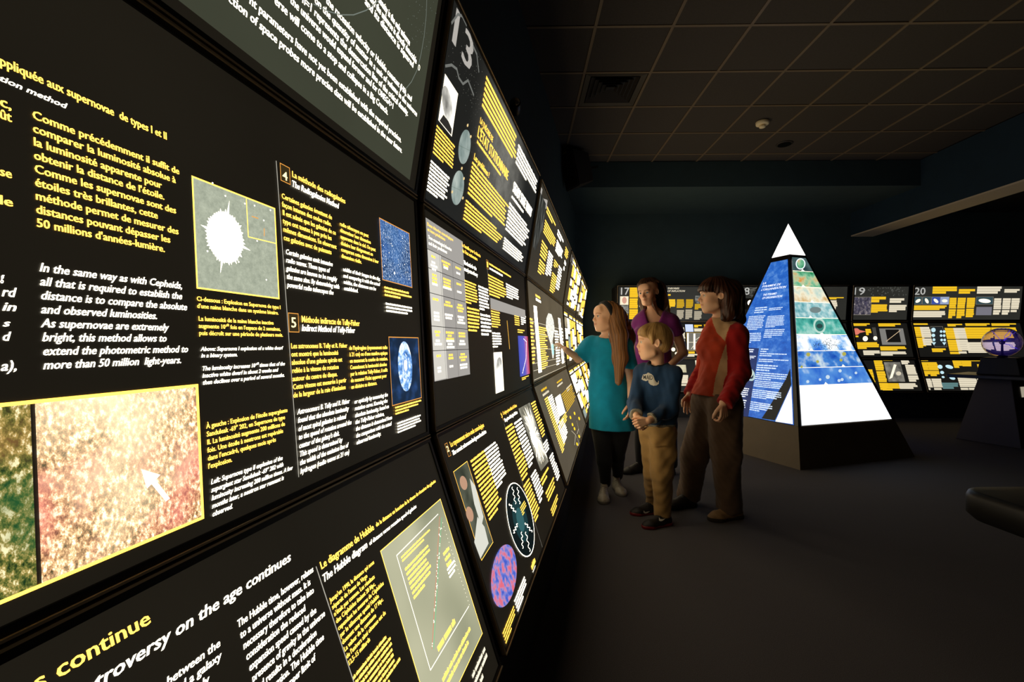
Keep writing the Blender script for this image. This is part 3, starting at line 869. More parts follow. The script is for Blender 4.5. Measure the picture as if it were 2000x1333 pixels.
pc = p.poly([(1012, 799), (1034, 787), (1071, 902), (1056, 921)], picture_mat('starburst_field', [(.3, srgb(120, 116, 100)), (.7, srgb(190, 186, 168))], .8, 12, 3), 'starburst_picture')
R = random.Random(8); mb = MB(); z = p.layer(); c = p.loc(1042, 855)
q = [p.loc(v) for v in ((1012, 799), (1034, 787), (1071, 902), (1056, 921))]
xa, xb, ya, yb = max(q[0][0], q[3][0]), min(q[1][0], q[2][0]), max(q[2][1], q[3][1]), min(q[0][1], q[1][1])
c = ((xa+xb)/2, (ya+yb)/2)
for k in range(46):
    t = 2*math.pi*k/46 + R.uniform(-.05, .05); d = R.uniform(.02, .06)
    def edge(t):
        dx, dy = math.cos(t), math.sin(t)
        f = min(((xb-xa)/2)/abs(dx) if abs(dx) > 1e-6 else 9, ((yb-ya)/2)/abs(dy) if abs(dy) > 1e-6 else 9)*R.uniform(.6, .99)
        return (c[0]+dx*f, c[1]+dy*f, z)
    mb.add([(c[0], c[1], z), edge(t-d), edge(t+d)], [(0, 1, 2)])
mb.build('rays', wcol(2.2), pc)
p.poly(ell(1042, 857, 5, 20, -16), wcol(12), 'burst_core', pc)
TEAL = picture_mat('teal_glow', [(.3, srgb(10, 22, 26)), (.7, srgb(46, 90, 94))], .8, 5, 2)
un = p.poly(ell(1015.5, 1016, 24, 73, -11), glow('dark_teal', srgb(14, 28, 30), .8), 'universe_diagram')
p.poly(ell(1015.5, 1016, 14, 44, -11), glow('mid_teal', srgb(30, 66, 70), .8), 'diagram_glow', un)
p.poly(ell(1015.5, 1016, 7, 24, -11), glow('light_teal', srgb(60, 112, 116), .8), 'diagram_glow', un)
e = ell(1015.5, 1016, 24, 73, -11, 40)
p.lines([e + e[:1]], .0028, W_, 'outline_ring', un)
p.lines([wavy((1000, 952), (1006, 985), 1.5), wavy((1010, 953), (1014, 985), 1.5), wavy((994, 985), (1006, 1002), 2), wavy((1002, 1042), (1010, 1024), 2),
         wavy((1020, 1072), (1018, 1040), 1.5), wavy((1034, 1078), (1026, 1040), 1.5), wavy((1038, 1040), (1025, 1022), 2)], .0022, W_, 'wave_line', un)
p.bars((1016, 990), (1026, 983), (1020, 1008), 4, Y, parent=un)
CMB = picture_mat('pink_blue_speckle', [(.36, srgb(70, 96, 205)), (.47, srgb(130, 136, 215)), (.54, srgb(205, 140, 180)), (.64, srgb(232, 110, 130))], 1.0, 48, 5)
p.poly(ell(983, 1126, 24.5, 62, 6, 40), CMB, 'speckled_ball')
# ------------------------------------------------------------------ bays 14, 15 and 16
def batch(p, items, rag=.15):
    for (tl, tr, bl, n, mt) in items: p.bars(tl, tr, bl, n, mt, rag=rag)
Y, W_ = ycol(3.2), wcol(9)
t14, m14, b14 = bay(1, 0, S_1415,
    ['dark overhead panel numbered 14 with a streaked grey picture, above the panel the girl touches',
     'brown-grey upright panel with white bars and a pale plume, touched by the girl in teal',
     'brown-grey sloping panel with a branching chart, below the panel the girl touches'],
    [BROWNF2, SHEENF, SHEENF], gap=.03)
p = t14
p.text('14', (1057, 366), (1054, 384), (1068, 408), NUM, name='number')
STREAK = picture_mat('grey_streaks', [(.35, srgb(40, 42, 40)), (.55, srgb(90, 92, 86)), (.7, srgb(165, 165, 155))], .55, 30, 5, stretch=(1, .25, 1))
p.poly([(1055, 375), (1066, 398), (1062, 440), (1046, 490), (1040, 480), (1046, 420)], STREAK, 'streaked_picture')
batch(p, [((1069, 403), (1086, 436), (1068, 416), 2, Y), ((1065, 428), (1087, 467), (1062, 455), 5, Y), ((1090, 447), (1101, 468), (1089, 460), 2, W_),
          ((1088, 468), (1100, 488), (1085, 490), 5, W_), ((1059, 468), (1070, 494), (1055, 499), 5, Y), ((1055, 506), (1065, 526), (1050, 531), 5, Y),
          ((1072, 489), (1081, 503), (1066, 536), 9, W_), ((1083, 506), (1090, 521), (1081, 519), 3, Y), ((1079, 531), (1087, 549), (1074, 568), 8, Y),
          ((1092, 518), (1098, 530), (1085, 562), 8, W_), ((1105, 481), (1111, 492), (1104, 501), 4, Y), ((1103, 508), (1106, 514), (1101, 528), 2, W_)])
p = m14
batch(p, [((1046, 574), (1064, 587), (1046, 579), 1, Y), ((1047, 582), (1063, 593), (1047, 587), 1, W_), ((1050, 637), (1069, 644), (1059, 722), 20, Y),
          ((1083, 645), (1091, 647), (1094, 711), 13, W_), ((1033, 620), (1042, 625), (1040, 711), 13, Y), ((1095, 640), (1099, 641), (1100, 690), 8, W_)], rag=.4)
p.poly([(1042, 597), (1048, 599), (1058, 727), (1052, 729)], wcol(9), 'white_bar')
p.poly([(1090, 621), (1094, 623), (1102, 709), (1098, 711)], wcol(9), 'white_bar')
PLUME = picture_mat('pale_plume', [(.35, srgb(150, 148, 138)), (.55, srgb(225, 225, 215)), (.7, srgb(255, 255, 250))], 1.5, 130, 4, stretch=(1, .5, 1))
o = p.poly([(1071, 612), (1077, 614), (1081, 626), (1083, 642), (1081, 656), (1079, 668), (1082, 690), (1081, 700), (1079, 700), (1075, 672), (1070, 655), (1066, 640), (1067, 622)], PLUME, 'plume_drawing')
p.poly([(1076.5, 674), (1081, 672), (1082, 692), (1079, 694)], glow('pale_cyan', srgb(170, 225, 225), 1.3), 'plume_tail', o)
p.lines([[(1035, 627), (1100, 645)], [(1036, 650), (1101, 661)], [(1037, 680), (1102, 684)], [(1040, 711), (1104, 698)], [(1042, 725), (1105, 706)], [(1043, 743), (1106, 717)]], .002, wcol(1.2), 'chart_rule')
p = b14
batch(p, [((1056, 761), (1079, 751), (1058, 766), 1, ycol(.9)), ((1059, 770), (1080, 759), (1061, 775), 1, wcol(.9)), ((1087, 746), (1102, 738), (1088, 750), 1, ycol(.9)),
          ((1088, 753), (1103, 746), (1089, 757), 1, wcol(.9)), ((1063, 780), (1071, 776), (1086, 844), 15, Y), ((1086, 847), (1095, 842), (1098, 886), 9, Y),
          ((1072, 775), (1079, 772), (1088, 830), 13, W_), ((1090, 833), (1104, 826), (1101, 867), 8, W_), ((1096, 771), (1119, 758), (1109, 803), 9, ycol(.9)),
          ((1094, 822), (1108, 810), (1096, 840), 4, Y), ((1107, 757), (1120, 750), (1108, 766), 2, wcol(.8))])
p.poly([(1084, 778), (1094, 770), (1104, 806), (1092, 815)], picture_mat('bright_photo', [(.35, srgb(190, 180, 150)), (.6, srgb(255, 252, 240))], 5.0, 30, 3), 'picture')
p.lines([[(1116, 842), (1124, 850), (1132, 868)], [(1124, 850), (1122, 870)], [(1126, 822), (1130, 838), (1136, 858)], [(1130, 838), (1127, 848)], [(1132, 868), (1129, 872)]], .0025, wcol(1.2), 'branch_line')
for (x, y) in ((1114, 816), (1122, 808), (1122, 838), (1131, 818), (1131, 853), (1127, 868), (1118, 830)):
    p.poly(ell(x, y, 1.4, 3.4, -14, 10), ycol(1.5), 'chart_mark')

def fill(p, cols, rows, y, w, k=1.0, seed=1, title=True, pics=0, dim=1.0, x0=.05, x1=.95, y0=.06, y1=.92):
    """text columns laid out on a panel in fractions of its size"""
    R = random.Random(seed); W, H = p.W, p.H
    mbs = {0: None, 1: None}
    cw = (x1 - x0) / cols
    for c in range(cols):
        yy = y1
        xa = (x0 + c*cw) * W; xb = (x0 + (c+1)*cw) * W - .012
        if title and (c % 2 == 0):
            for q, mt in ((0, y), (1, w)):
                mb = MB(); z = p.layer(); xe = xa + (xb-xa)*R.uniform(1.1, 1.7) if c < cols-1 else xb
                mb.add([(xa, yy*H-.012, z), (xe, yy*H-.012, z), (xe, yy*H, z), (xa, yy*H, z)], [(0, 1, 2, 3)]); mb.build('heading', mt, p.root)
                yy -= .018/H
            yy -= .012/H
        elif title: yy -= .048/H
        mode = 0 if R.random() < .6 else 1
        while yy > y0 + .05:
            h = min(R.uniform(.14, .34), yy - y0)
            r = R.random()
            if pics and r < .22:
                z = p.layer(); pics -= 1
                mt = R.choice(p_mats)
                mesh_obj('picture', [(xa, (yy-h)*H, z), (xb, (yy-h)*H, z), (xb, yy*H, z), (xa, yy*H, z)], [(0, 1, 2, 3)], mt, p.root)
            else:
                mb = MB(); z = p.layer(); lh = .0135 if p.fillk < .7 else .021; n = max(2, int(h*H/lh))
                for q in range(n):
                    yt = yy*H - q*lh; xe = xb - (xb-xa)*R.uniform(0, .16 if q < n-1 else .6); x = xa
                    while x < xe - .006:
                        wd = min(R.uniform(.012, .045), xe - x)
                        mb.add([(x, yt-lh*.62, z), (x+wd, yt-lh*.62, z), (x+wd, yt, z), (x, yt, z)], [(0, 1, 2, 3)]); x += wd + .005
                mb.build('text_column', (y, w)[mode], p.root)
            mode = 1 - mode if R.random() < .75 else mode
            yy -= h + .022
p_mats = [PHOTO, GLOBE, picture_mat('teal_photo', [(.3, srgb(30, 60, 60)), (.6, srgb(120, 170, 165)), (.75, srgb(230, 235, 225))], 1.0, 12, 4), picture_mat('beige_photo', [(.3, srgb(90, 80, 60)), (.7, srgb(220, 205, 170))], 1.0, 10, 4)]
t15, m15, b15 = bay(1, S_1415, S_1516,
    ['overhead panel numbered 15 crowded with yellow and white text, second beyond the panel 13',
     'upright panel with a greenish picture and yellow text behind the outstretched arm of the girl',
     'sloping panel full of yellow and white text, beside the branching chart panel'], [BROWNF2, BROWNF2, BROWNF2], gap=.03)
t16, m16, b16 = bay(1, S_1516, S_END,
    ['narrow overhead panel at the far end of the long wall, dense with yellow text',
     'narrow upright panel at the far end of the long wall, behind the teal shirt sleeve',
     'sloping panel at the far end of the long wall, dense with yellow text'], [BROWNF2, BROWNF2, BROWNF2], gap=.03)
t15_Y, t15_W = ycol(3.2), wcol(8)
p = t15
p.text('15', (1116, 497), (1113, 510), (1119, 520), NUM, name='number')
fill(t15, 5, 9, t15_Y, t15_W, seed=3, pics=0, x0=.2, y1=.95); fill(m15, 5, 8, t15_Y, t15_W, seed=4, pics=2); fill(b15, 5, 8, t15_Y, t15_W, seed=5, pics=1)
fill(t16, 5, 9, t15_Y, t15_W, seed=6, pics=2); fill(m16, 5, 8, t15_Y, t15_W, seed=7, pics=1); fill(b16, 6, 8, ycol(2.65), t15_W, seed=8, pics=0)

# ------------------------------------------------------------------ the row along the back wall: 17 to 20
FARTOP = film('far_top_film', (0.026, 0.026, 0.022, 1))
DT, DA, DB, DF = 7.10, 7.15, 7.02, 6.87
ZT, ZA, ZB, ZF = (at_depth(1600, py, d).z for py, d in ((557, DT), (628.5, DA), (701, DB), (767, DF)))
def bbay(pl, pr, labels, faces=None):
    x0 = at_depth(pl, 628, DA).x; x1 = at_depth(pr, 628, DA).x
    out = []
    for (d1, z1), (d0, z0), lab in zip(((DT, ZT), (DA, ZA), (DB, ZB)), ((DA, ZA), (DB, ZB), (DF, ZF)), labels):
        g = .006
        out.append(Panel(Vector((x0, d0, z0 + g)), Vector((x1, d0, z0 + g)), Vector((x0, d1, z1 - g)), lab, FARF if out else FARTOP, 'backlit panels of the far wall', rim=.022))
        out[-1].fillk = .93
    return out
YF, WF = ycol(.9), wcol(.78); YG, WG = ycol(.5), wcol(.34)
t17, m17, b17 = bbay(1205, 1432, ['far overhead panel numbered 17 with an inflation heading, behind the woman in purple',
                                  'far upright panel with a pale graph, between the purple and red women',
                                  'far sloping panel with a beige picture, seen between the boy and the woman in red'])
t18, m18, b18 = bbay(1441, 1654, ['far overhead panel numbered 18, half hidden by the glowing pyramid',
                                  'far upright panel directly behind the glowing pyramid',
                                  'far sloping panel directly behind the glowing pyramid'])
t19, m19, b19 = bbay(1663, 1773, ['far overhead panel numbered 19 with a square purple star picture',
                                  'far upright panel with a red blob and a framed line graph, under panel 19',
                                  'far sloping panel with a streaked grey picture, under the line graph panel'])
t20, m20, b20 = bbay(1780, 1994, ['far overhead panel numbered 20 with a row of galaxy pictures',
                                  'far upright panel with rows of cyan dots, behind the plasma globe',
                                  'far sloping panel with pale blue drawings, behind the globe pedestal'])
NUMF = glow('far_number', srgb(205, 205, 200), .75)
def num(p, s, x0, x1):
    p.text(s, (x0, 562), (x0, 576), (x1, 576), NUMF, name='number', bold=.012)
num(t17, '17', 1213, 1229); num(t18, '18', 1446, 1464); num(t19, '19', 1669, 1689); num(t20, '20', 1787, 1807)
PURP = starfield('purple_star_field', [(.38, srgb(50, 48, 62)), (.52, srgb(84, 80, 94)), (.62, srgb(150, 140, 140)), (.7, srgb(240, 232, 220))], srgb(90, 84, 110), srgb(100, 96, 110), .8, 24)
p = t19
p.pic((1667, 580.5), (1700, 615.5), PURP, WG, w=.004)
batch(p, [((1702, 580), (1732, 580), (1702, 591), 2, YF), ((1702, 595), (1734, 595), (1702, 612), 5, YF), ((1738, 583), (1768, 583), (1738, 592), 2, WF), ((1737, 596), (1771, 596), (1737, 610), 4, WF)], rag=.08)
R = random.Random(6); mb = MB(); z = p.layer()
for k in range(60):
    x, y = p.loc(R.uniform(1695, 1771), R.uniform(561, 578)); r = R.uniform(.004, .012)
    mb.add([(x-r, y-r*.5, z), (x+r*.4, y-r, z), (x+r, y+r*.6, z), (x-r*.3, y+r, z)], [(0, 1, 2, 3)])
mb.build('star_specks', glow('far_speck', srgb(110, 112, 105), .5), p.root, kind='stuff')
p = m19
batch(p, [((1665, 632), (1700, 632), (1665, 637), 2, YF), ((1716, 632), (1762, 632), (1716, 638), 2, YF), ((1670, 669), (1716, 669), (1671, 682), 4, YF), ((1686, 685), (1718, 685), (1687, 694), 3, WF),
          ((1719, 677), (1771, 677), (1720, 685), 3, YF), ((1720, 687), (1772, 687), (1721, 695), 3, WF), ((1668, 656), (1680, 656), (1668, 659), 1, YF), ((1692, 643), (1701, 643), (1692, 655), 3, YF)], rag=.1)
RED = glow('red_blob', srgb(235, 130, 110), .9)
o = p.poly(ell(1672, 648, 7.5, 6.5), RED, 'red_blob'); p.poly([(1678, 645), (1692, 648), (1678, 651)], RED, 'blob_tail', o)
p.poly(ell(1690, 662, 5, 5), wcol(1.4), 'white_blob')
o = p.rect((1703, 640), (1715, 667), glow('dim_grey', srgb(90, 88, 82), .6), 'picture'); p.poly(ell(1709.5, 661, 4, 4), wcol(1.3), 'white_disc', o)
o = p.rect((1717, 642), (1770, 674), glow('graph_border', srgb(150, 148, 142), .7), 'graph_picture'); p.rect((1729, 644), (1760, 669), glow('graph_dark', srgb(30, 28, 26), .6), 'graph_field', o)
p.lines([[(1731, 667), (1758, 646)]], .008, glow('graph_line', srgb(220, 190, 150), 1.0), 'graph_line', o)
p = b19
batch(p, [((1706, 703), (1723, 703), (1720, 762), 13, YF), ((1722, 749), (1757, 749), (1724, 763), 4, YF), ((1725, 702), (1745, 702), (1725, 705), 1, YF), ((1759, 703), (1776, 703), (1762, 712), 3, WF),
          ((1771, 713), (1787, 713), (1776, 746), 8, WF), ((1757, 749), (1792, 749), (1758, 760), 3, WF), ((1692, 722), (1704, 722), (1706, 760), 7, YF)], rag=.12)
o = p.rect((1726, 708), (1768, 746), picture_mat('grey_streak_photo', [(.3, srgb(90, 88, 80)), (.7, srgb(160, 156, 145))], .8, 9, 3), 'picture')
p.poly([(1746, 712), (1751, 713), (1743, 738), (1737, 741)], wcol(1.2), 'light_streak', o); p.poly(ell(1755, 730, 5, 4), wcol(.7), 'light_patch', o)
p = t20
batch(p, [((1822, 560), (1871, 560), (1821, 574), 3, YF), ((1873, 565), (1905, 565), (1873, 574), 2, YF), ((1909, 560), (1958, 560), (1909, 574), 3, WF), ((1962, 565), (1992, 565), (1962, 572), 2, WF),
          ((1783, 597), (1851, 597), (1783, 606), 3, YF), ((1783, 608), (1850, 608), (1783, 620), 3, WF), ((1855, 582), (1869, 582), (1852, 622), 9, YF), ((1871, 582), (1887, 582), (1869, 622), 9, YF), ((1889, 582), (1905, 582), (1887, 620), 9, YF),
          ((1942, 583), (1957, 583), (1940, 615), 7, WF), ((1959, 583), (1975, 583), (1958, 615), 7, WF), ((1976, 583), (1992, 583), (1974, 610), 6, WF)], rag=.08)
GX1 = glow('galaxy_dark', srgb(60, 84, 92), .8); GX2 = glow('galaxy_blue', srgb(60, 84, 170), .9)
for x0, x1, mt, rot in ((1786, 1800, GX1, -30), (1802, 1818, GX1, 60), (1820, 1836, GX2, 40), (1837, 1853, glow('galaxy_pale', srgb(150, 165, 200), 1.0), 0)):
    o = p.pic((x0, 580), (x1, 595), mt, WG, w=.003); p.poly(ell((x0+x1)/2, 588, 5.5, 3, rot, 16), wcol(1.3), 'galaxy', o)
o = p.pic((1907, 580), (1939, 595), GX1, WG, w=.003); p.poly(ell(1923, 588, 12, 4, 5, 18), wcol(1.5), 'galaxy', o)
p.rect((1907, 600), (1936, 616), glow('lilac_grey', srgb(140, 138, 150), .7), 'picture')
p = m20
batch(p, [((1781, 632), (1837, 632), (1781, 635), 1, YF), ((1851, 633), (1879, 633), (1851, 638), 2, YF), ((1886, 632), (1934, 632), (1886, 637), 2, YF), ((1937, 632), (1987, 632), (1937, 637), 2, YF),
          ((1782, 639), (1801, 639), (1785, 681), 10, YF), ((1803, 639), (1816, 639), (1804, 675), 8, WF), ((1851, 641), (1869, 641), (1856, 692), 11, YF), ((1871, 641), (1886, 641), (1873, 691), 11, WF),
          ((1887, 640), (1935, 640), (1889, 663), 5, YF), ((1890, 669), (1936, 669), (1892, 691), 5, WF), ((1939, 640), (1986, 640), (1941, 663), 5, YF), ((1941, 669), (1990, 669), (1944, 691), 5, WF), ((1820, 681), (1848, 681), (1821, 688), 2, YF)], rag=.08)
o = p.pic((1817, 638), (1850, 678), glow('dot_field', srgb(40, 44, 46), .8), WG, w=.003)
CY = glow('cyan_dot', srgb(190, 225, 235), 1.1)
for (x, y, r) in ((1823, 645, 4.4), (1823, 655.5, 3.4), (1824, 664, 2.8), (1838, 648, 2.6), (1844, 648, 2.6), (1838, 656, 2.6), (1844, 656, 2.6), (1839, 664.5, 2.6), (1845, 664.5, 2.6)):
    p.poly(ell(x, y, r, r, 0, 12), CY, 'cyan_dot', o)
for x in (1824, 1844): p.poly([(x-4, 669), (x+4, 669), (x, 675)], CY, 'triangle_mark', o)
p = b20
batch(p, [((1790, 703), (1823, 703), (1790, 705.5), 1, YF), ((1793, 708), (1811, 708), (1799, 735), 8, YF), ((1812, 708), (1830, 708), (1818, 735), 8, YF), ((1801, 740), (1818, 740), (1806, 762), 6, WF), ((1820, 740), (1838, 740), (1825, 762), 6, WF),
          ((1859, 702), (1876, 702), (1865, 719), 4, YF), ((1878, 702), (1895, 702), (1880, 716), 4, YF), ((1872, 737), (1888, 737), (1877, 762), 6, WF), ((1889, 737), (1906, 737), (1893, 762), 6, WF), ((1895, 701), (1937, 701), (1895, 706), 2, YF),
          ((1908, 712), (1960, 712), (1915, 735), 6, YF), ((1908, 740), (1965, 740), (1915, 762), 6, WF)], rag=.08)
for (x, y, rx, ry) in ((1836, 717, 5, 4), (1854, 717, 8, 3.5), (1840, 728, 4, 3), (1860, 739, 6, 3), (1842, 737, 3, 2)):
    p.poly(ell(x, y, rx, ry, 15, 12), CY, 'blue_drawing')
p.bars((1841, 748), (1872, 748), (1842, 760), 3, glow('cyan_script', srgb(120, 165, 165), .6), rag=.1)
p = t17
o = p.pic((1211, 579), (1227.5, 596), wcol(.9), WG, w=.003); p.poly(ell(1219.5, 587, 4.5, 6.5), glow('printed_skin', srgb(225, 170, 150), .8), 'portrait_head', o)
p.rect((1211, 597), (1227.5, 613), picture_mat('speck_photo', [(.4, srgb(80, 80, 74)), (.7, srgb(200, 200, 190))], .8, 60, 3), 'picture')
batch(p, [((1211, 614), (1227.5, 614), (1211, 619), 2, YF), ((1211, 621), (1227.5, 621), (1211, 625), 2, WF), ((1230, 562), (1247, 562), (1230, 625), 15, YF), ((1249, 562), (1258, 562), (1249, 580), 5, YF), ((1249, 586), (1263, 586), (1249, 600), 4, WF),
          ((1290, 562), (1300, 562), (1290, 568), 2, WF), ((1303, 585), (1320, 585), (1303, 603), 5, YF), ((1322, 585), (1337, 585), (1322, 603), 5, YG), ((1340, 585), (1355, 585), (1340, 603), 5, YG), ((1357, 594), (1372, 594), (1357, 605), 4, YG),
          ((1322, 606), (1336, 606), (1322, 625), 5, WG), ((1339, 605), (1353, 605), (1339, 625), 5, WG), ((1356, 608), (1371, 608), (1356, 626), 5, WG), ((1298, 575), (1312, 575), (1298, 578), 1, YF)], rag=.1)
p.text(['THEORIES', 'OF INFLATION'], (1304, 562), (1304, 570.5), (1338, 570), WF, name='heading', shear=IT)
p.rect((1358, 578), (1373, 593), picture_mat('dim_wave_photo', [(.4, srgb(60, 66, 66)), (.7, srgb(190, 190, 180))], .6, 25, 3), 'picture')
p = m17
batch(p, [((1208, 634), (1220, 634), (1208, 650), 5, WF), ((1222, 634), (1238, 634), (1222, 690), 14, YF), ((1356, 635), (1372, 635), (1356, 640), 2, YF), ((1356, 642), (1373, 642), (1356, 648), 2, WF),
          ((1341, 687), (1373, 687), (1341, 691), 1, YF), ((1342, 692), (1375, 692), (1342, 697), 2, WF), ((1328, 640), (1337, 640), (1328, 668), 6, WF), ((1300, 640), (1318, 640), (1300, 668), 7, WF), ((1380, 634), (1428, 634), (1380, 690), 13, YG)], rag=.1)
p.rect((1338, 634), (1354.5, 648.5), glow('pale_blue_print', srgb(205, 220, 255), 1.0), 'picture')
o = p.pic((1340, 650), (1377, 685.5), glow('graph_grey', srgb(130, 126, 116), .75), YF, w=.003, name='graph_picture')
p.poly([(1342, 651), (1345, 651), (1345, 683), (1342, 683)], wcol(1.6), 'white_bar', o); p.poly([(1354.5, 652), (1358, 652), (1358, 683), (1354.5, 683)], wcol(1.6), 'white_bar', o)
p.lines([[(1342, 669), (1362, 669), (1362, 678)], [(1350, 682), (1357, 672)], [(1359, 664), (1366, 659), (1376, 657)]], .006, wcol(1.1), 'graph_line', o)
o = p.rect((1303, 672), (1337, 697), glow('bubble_field', srgb(60, 50, 30), .5), 'bubble_picture')
for (x, y, r) in ((1309, 677, 3.5), (1315, 683, 4), (1308, 688, 3.2), (1333, 686, 3), (1329, 691, 3.4), (1323, 678, 3), (1321, 691, 3)):
    p.poly(ell(x, y, r, r, 0, 10), wcol(1.3), 'bubble', o)
p = b17
p.rect((1316, 713), (1341, 728), picture_mat('beige_print', [(.3, srgb(170, 160, 120)), (.7, srgb(225, 218, 185))], 1.0, 6, 2), 'picture')
p.bars((1327, 733), (1344, 733), (1328, 754), 6, WF, rag=.1)
p.bars((1322, 746), (1326, 746), (1323, 753), 2, YF)
p.rect((1357.5, 704), (1378, 736), wcol(1.0), 'white_sheet')
batch(p, [((1215, 706), (1240, 706), (1222, 758), 11, YF), ((1290, 715), (1312, 715), (1295, 758), 9, WF), ((1385, 706), (1425, 706), (1390, 758), 9, YG)])
p = t18
SHADE = picture_mat('grey_hatching', [(.45, srgb(40, 40, 38)), (.6, srgb(105, 105, 98))], .7, 40, 2, stretch=(.3, 1, 1))
p.rect((1464, 560), (1500, 580), SHADE, 'hatched_picture')
o = p.rect((1445, 583), (1482, 609), glow('lamp_field', srgb(16, 14, 10), .6), 'lamp_picture')
p.poly(ell(1450, 592, 5, 5.5), wcol(2.2), 'lamp_disc', o); p.poly(ell(1465, 592, 5, 5.5), wcol(2.2), 'lamp_disc', o)
p.lines([[(1452, 597), (1455, 607)], [(1464, 598), (1458, 607)], [(1449, 599), (1449, 607)]], .006, glow('lamp_stem', srgb(230, 180, 150), .9), 'lamp_stem', o)
batch(p, [((1446, 610), (1456, 610), (1446, 625), 4, YF), ((1448, 618), (1470, 618), (1448, 624), 2, YF), ((1618, 581), (1650, 581), (1618, 585), 2, YF), ((1618, 587), (1636, 587), (1620, 607), 5, WF), ((1580, 580), (1612, 580), (1580, 620), 9, YF)])
fill(m18, 6, 8, YF, WF, seed=21, pics=2); fill(b18, 6, 8, YF, WF, seed=22, pics=2)
flush_texts()
# plinths that carry the panels
def plinth(name, lo, hi, label):
    return MB().hexa(lo, hi).build(name, M_DARK, label=label, cat='plinth')
for seg, s0, s1, lab in ((0, S_1213 - 1.42, S_1314, 'low black plinth under the near half of the long panel wall'), (1, .004, S_END, 'low black plinth under the far half of the long panel wall')):
    lo = [sec_pt(seg, s0, (-.315, 0)), sec_pt(seg, s1, (-.315, 0)), sec_pt(seg, s1, (R_WALL + .004, 0)), sec_pt(seg, s0, (R_WALL + .004, 0))]
    if seg: lo[2] = on_wall(0, R_WALL + .004) + WU * lo[2].dot(WU); lo[3] = on_wall(0, R_WALL + .004) + WU * lo[3].dot(WU)
    plinth('panel_plinth', lo, [v + Vector((0, 0, .36)) for v in lo], lab)
    # the body behind the panels, stepped to follow their lean
    hi = [sec_pt(seg, s0, (-.59, 0)), sec_pt(seg, s1, (-.59, 0)), lo[2], lo[3]]
    tp = [sec_pt(seg, s0, (-.60, 0)), sec_pt(seg, s1, (-.60, 0)), lo[2], lo[3]]
    MB().hexa([v + Vector((0, 0, .362)) for v in hi], [v + Vector((0, 0, 2.0)) for v in tp]).build('panel_carcass', M_CASE, label=lab.replace('low black plinth under', 'black carcass behind'), cat='carcass')
xa, xb = at_depth(1205, 628, DA).x, at_depth(1994, 628, DA).x
MB().box(xa, xb, 7.06, YB - .002, 0, ZF - .01).build('panel_plinth', M_DARK, label='long black plinth under the far row of panels', cat='plinth')
MB().box(xa, xb, 7.30, YB - .002, ZF - .008, ZT).build('panel_carcass', M_CASE, label='black carcass behind the far row of panels', cat='carcass')
# ------------------------------------------------------------------ glowing pyramid
class FacePlane(Panel):
    """a lit film on a leaning face; prints become its sub-parts"""
    def __init__(s, bl, br, tl, tr, mat, parent, name='lit_face'):
        u = (br - bl); s.W = 1e9; s.H = 1e9; u.normalize()
        v = ((tl + tr) / 2 - (bl + br) / 2); v = (v - u*v.dot(u)).normalized()
        n = u.cross(v); s.u, s.v, s.n, s.o = u, v, n, bl.copy(); s.seed = random.Random(name)
        s.q = [((c - bl).dot(u), (c - bl).dot(v)) for c in (bl, br, tr, tl)]
        m = Matrix(((u.x, v.x, n.x, bl.x), (u.y, v.y, n.y, bl.y), (u.z, v.z, n.z, bl.z), (0, 0, 0, 1)))
        s.root = mesh_obj(name, [(x, y, 0) for x, y in s.q], [(0, 1, 2, 3)], mat, parent)
        s.root.matrix_basis = m; s.z = .0004
    def loc(s, px, py=None):
        if py is None: px, py = px
        p = hit(px, py, s.o, s.n) - s.o
        return p.dot(s.u), p.dot(s.v)
    def xat(s, y):
        (x0, y0), (x1, _), (x2, y2), (x3, _) = s.q
        t = (y - y0) / (y2 - y0)
        return x0 + (x3 - x0)*t, x1 + (x2 - x1)*t
    def band(s, ya, yb, mat, name='picture_band'):
        a, b = s.xat(ya), s.xat(yb); z = s.layer()
        return mesh_obj(name, [(a[0], ya, z), (a[1], ya, z), (b[1], yb, z), (b[0], yb, z)], [(0, 1, 2, 3)], mat, s.root)

PF, PR = at_height(1563, 919, 0), at_height(1787, 893, 0)
e = PR - PF; PL = PF + Vector((-e.y, e.x, 0)); PB = PR + Vector((-e.y, e.x, 0))
PC = (PR + PL) / 2
ap = at_depth(1541, 437, PC.y); APEX = Vector((PC.x, PC.y, ap.z))
pyr = empty('pyramid_display', Matrix(), label='glowing pyramid display with blue text face and banded picture face under a white tip', cat='display')
KC = [PF, PR, PB, PL]
def pyc(k, t, inset=0.0):
    q = APEX.lerp(KC[k % 4], t)
    return q
M_PBASE = plain('pyramid_base_paint', srgb(92, 80, 64), .7, noise=.08, nscale=5)
MB().hexa([pyc(k, 1) for k in range(4)], [pyc(k, .853) for k in range(4)]).build('base', M_PBASE, pyr)
MB().hexa([pyc(k, .853).lerp(Vector((PC.x, PC.y, pyc(k, .853).z)), .03) for k in range(4)], [pyc(k, .152).lerp(Vector((PC.x, PC.y, pyc(k, .152).z)), .10) for k in range(4)]).build('core', M_CASE, pyr)
for k in range(4):
    a, b = pyc(k, .853), pyc(k, .150)
    o = MB()
    w = .04
    n1 = (KC[(k+1) % 4] - KC[k]).normalized(); n0 = (KC[(k-1) % 4] - KC[k]).normalized()
    out = (KC[k] - PC).normalized()
    def ring(q, f=1.0): return [q + out*.004, q + n1*w*f - out*.0, q + (n1 + n0)*w*f*.9, q + n0*w*f]
    o.hexa(ring(a), ring(b, .55)).build('edge_bar', M_FRAME, pyr)
MB().hexa([pyc(k, .168) for k in range(4)], [pyc(k, .150) for k in range(4)]).build('collar', M_FRAME, pyr)
TIPM = glow('white_tip', srgb(255, 250, 245), 1.5)
tipv = [pyc(k, .149) for k in range(4)] + [APEX]
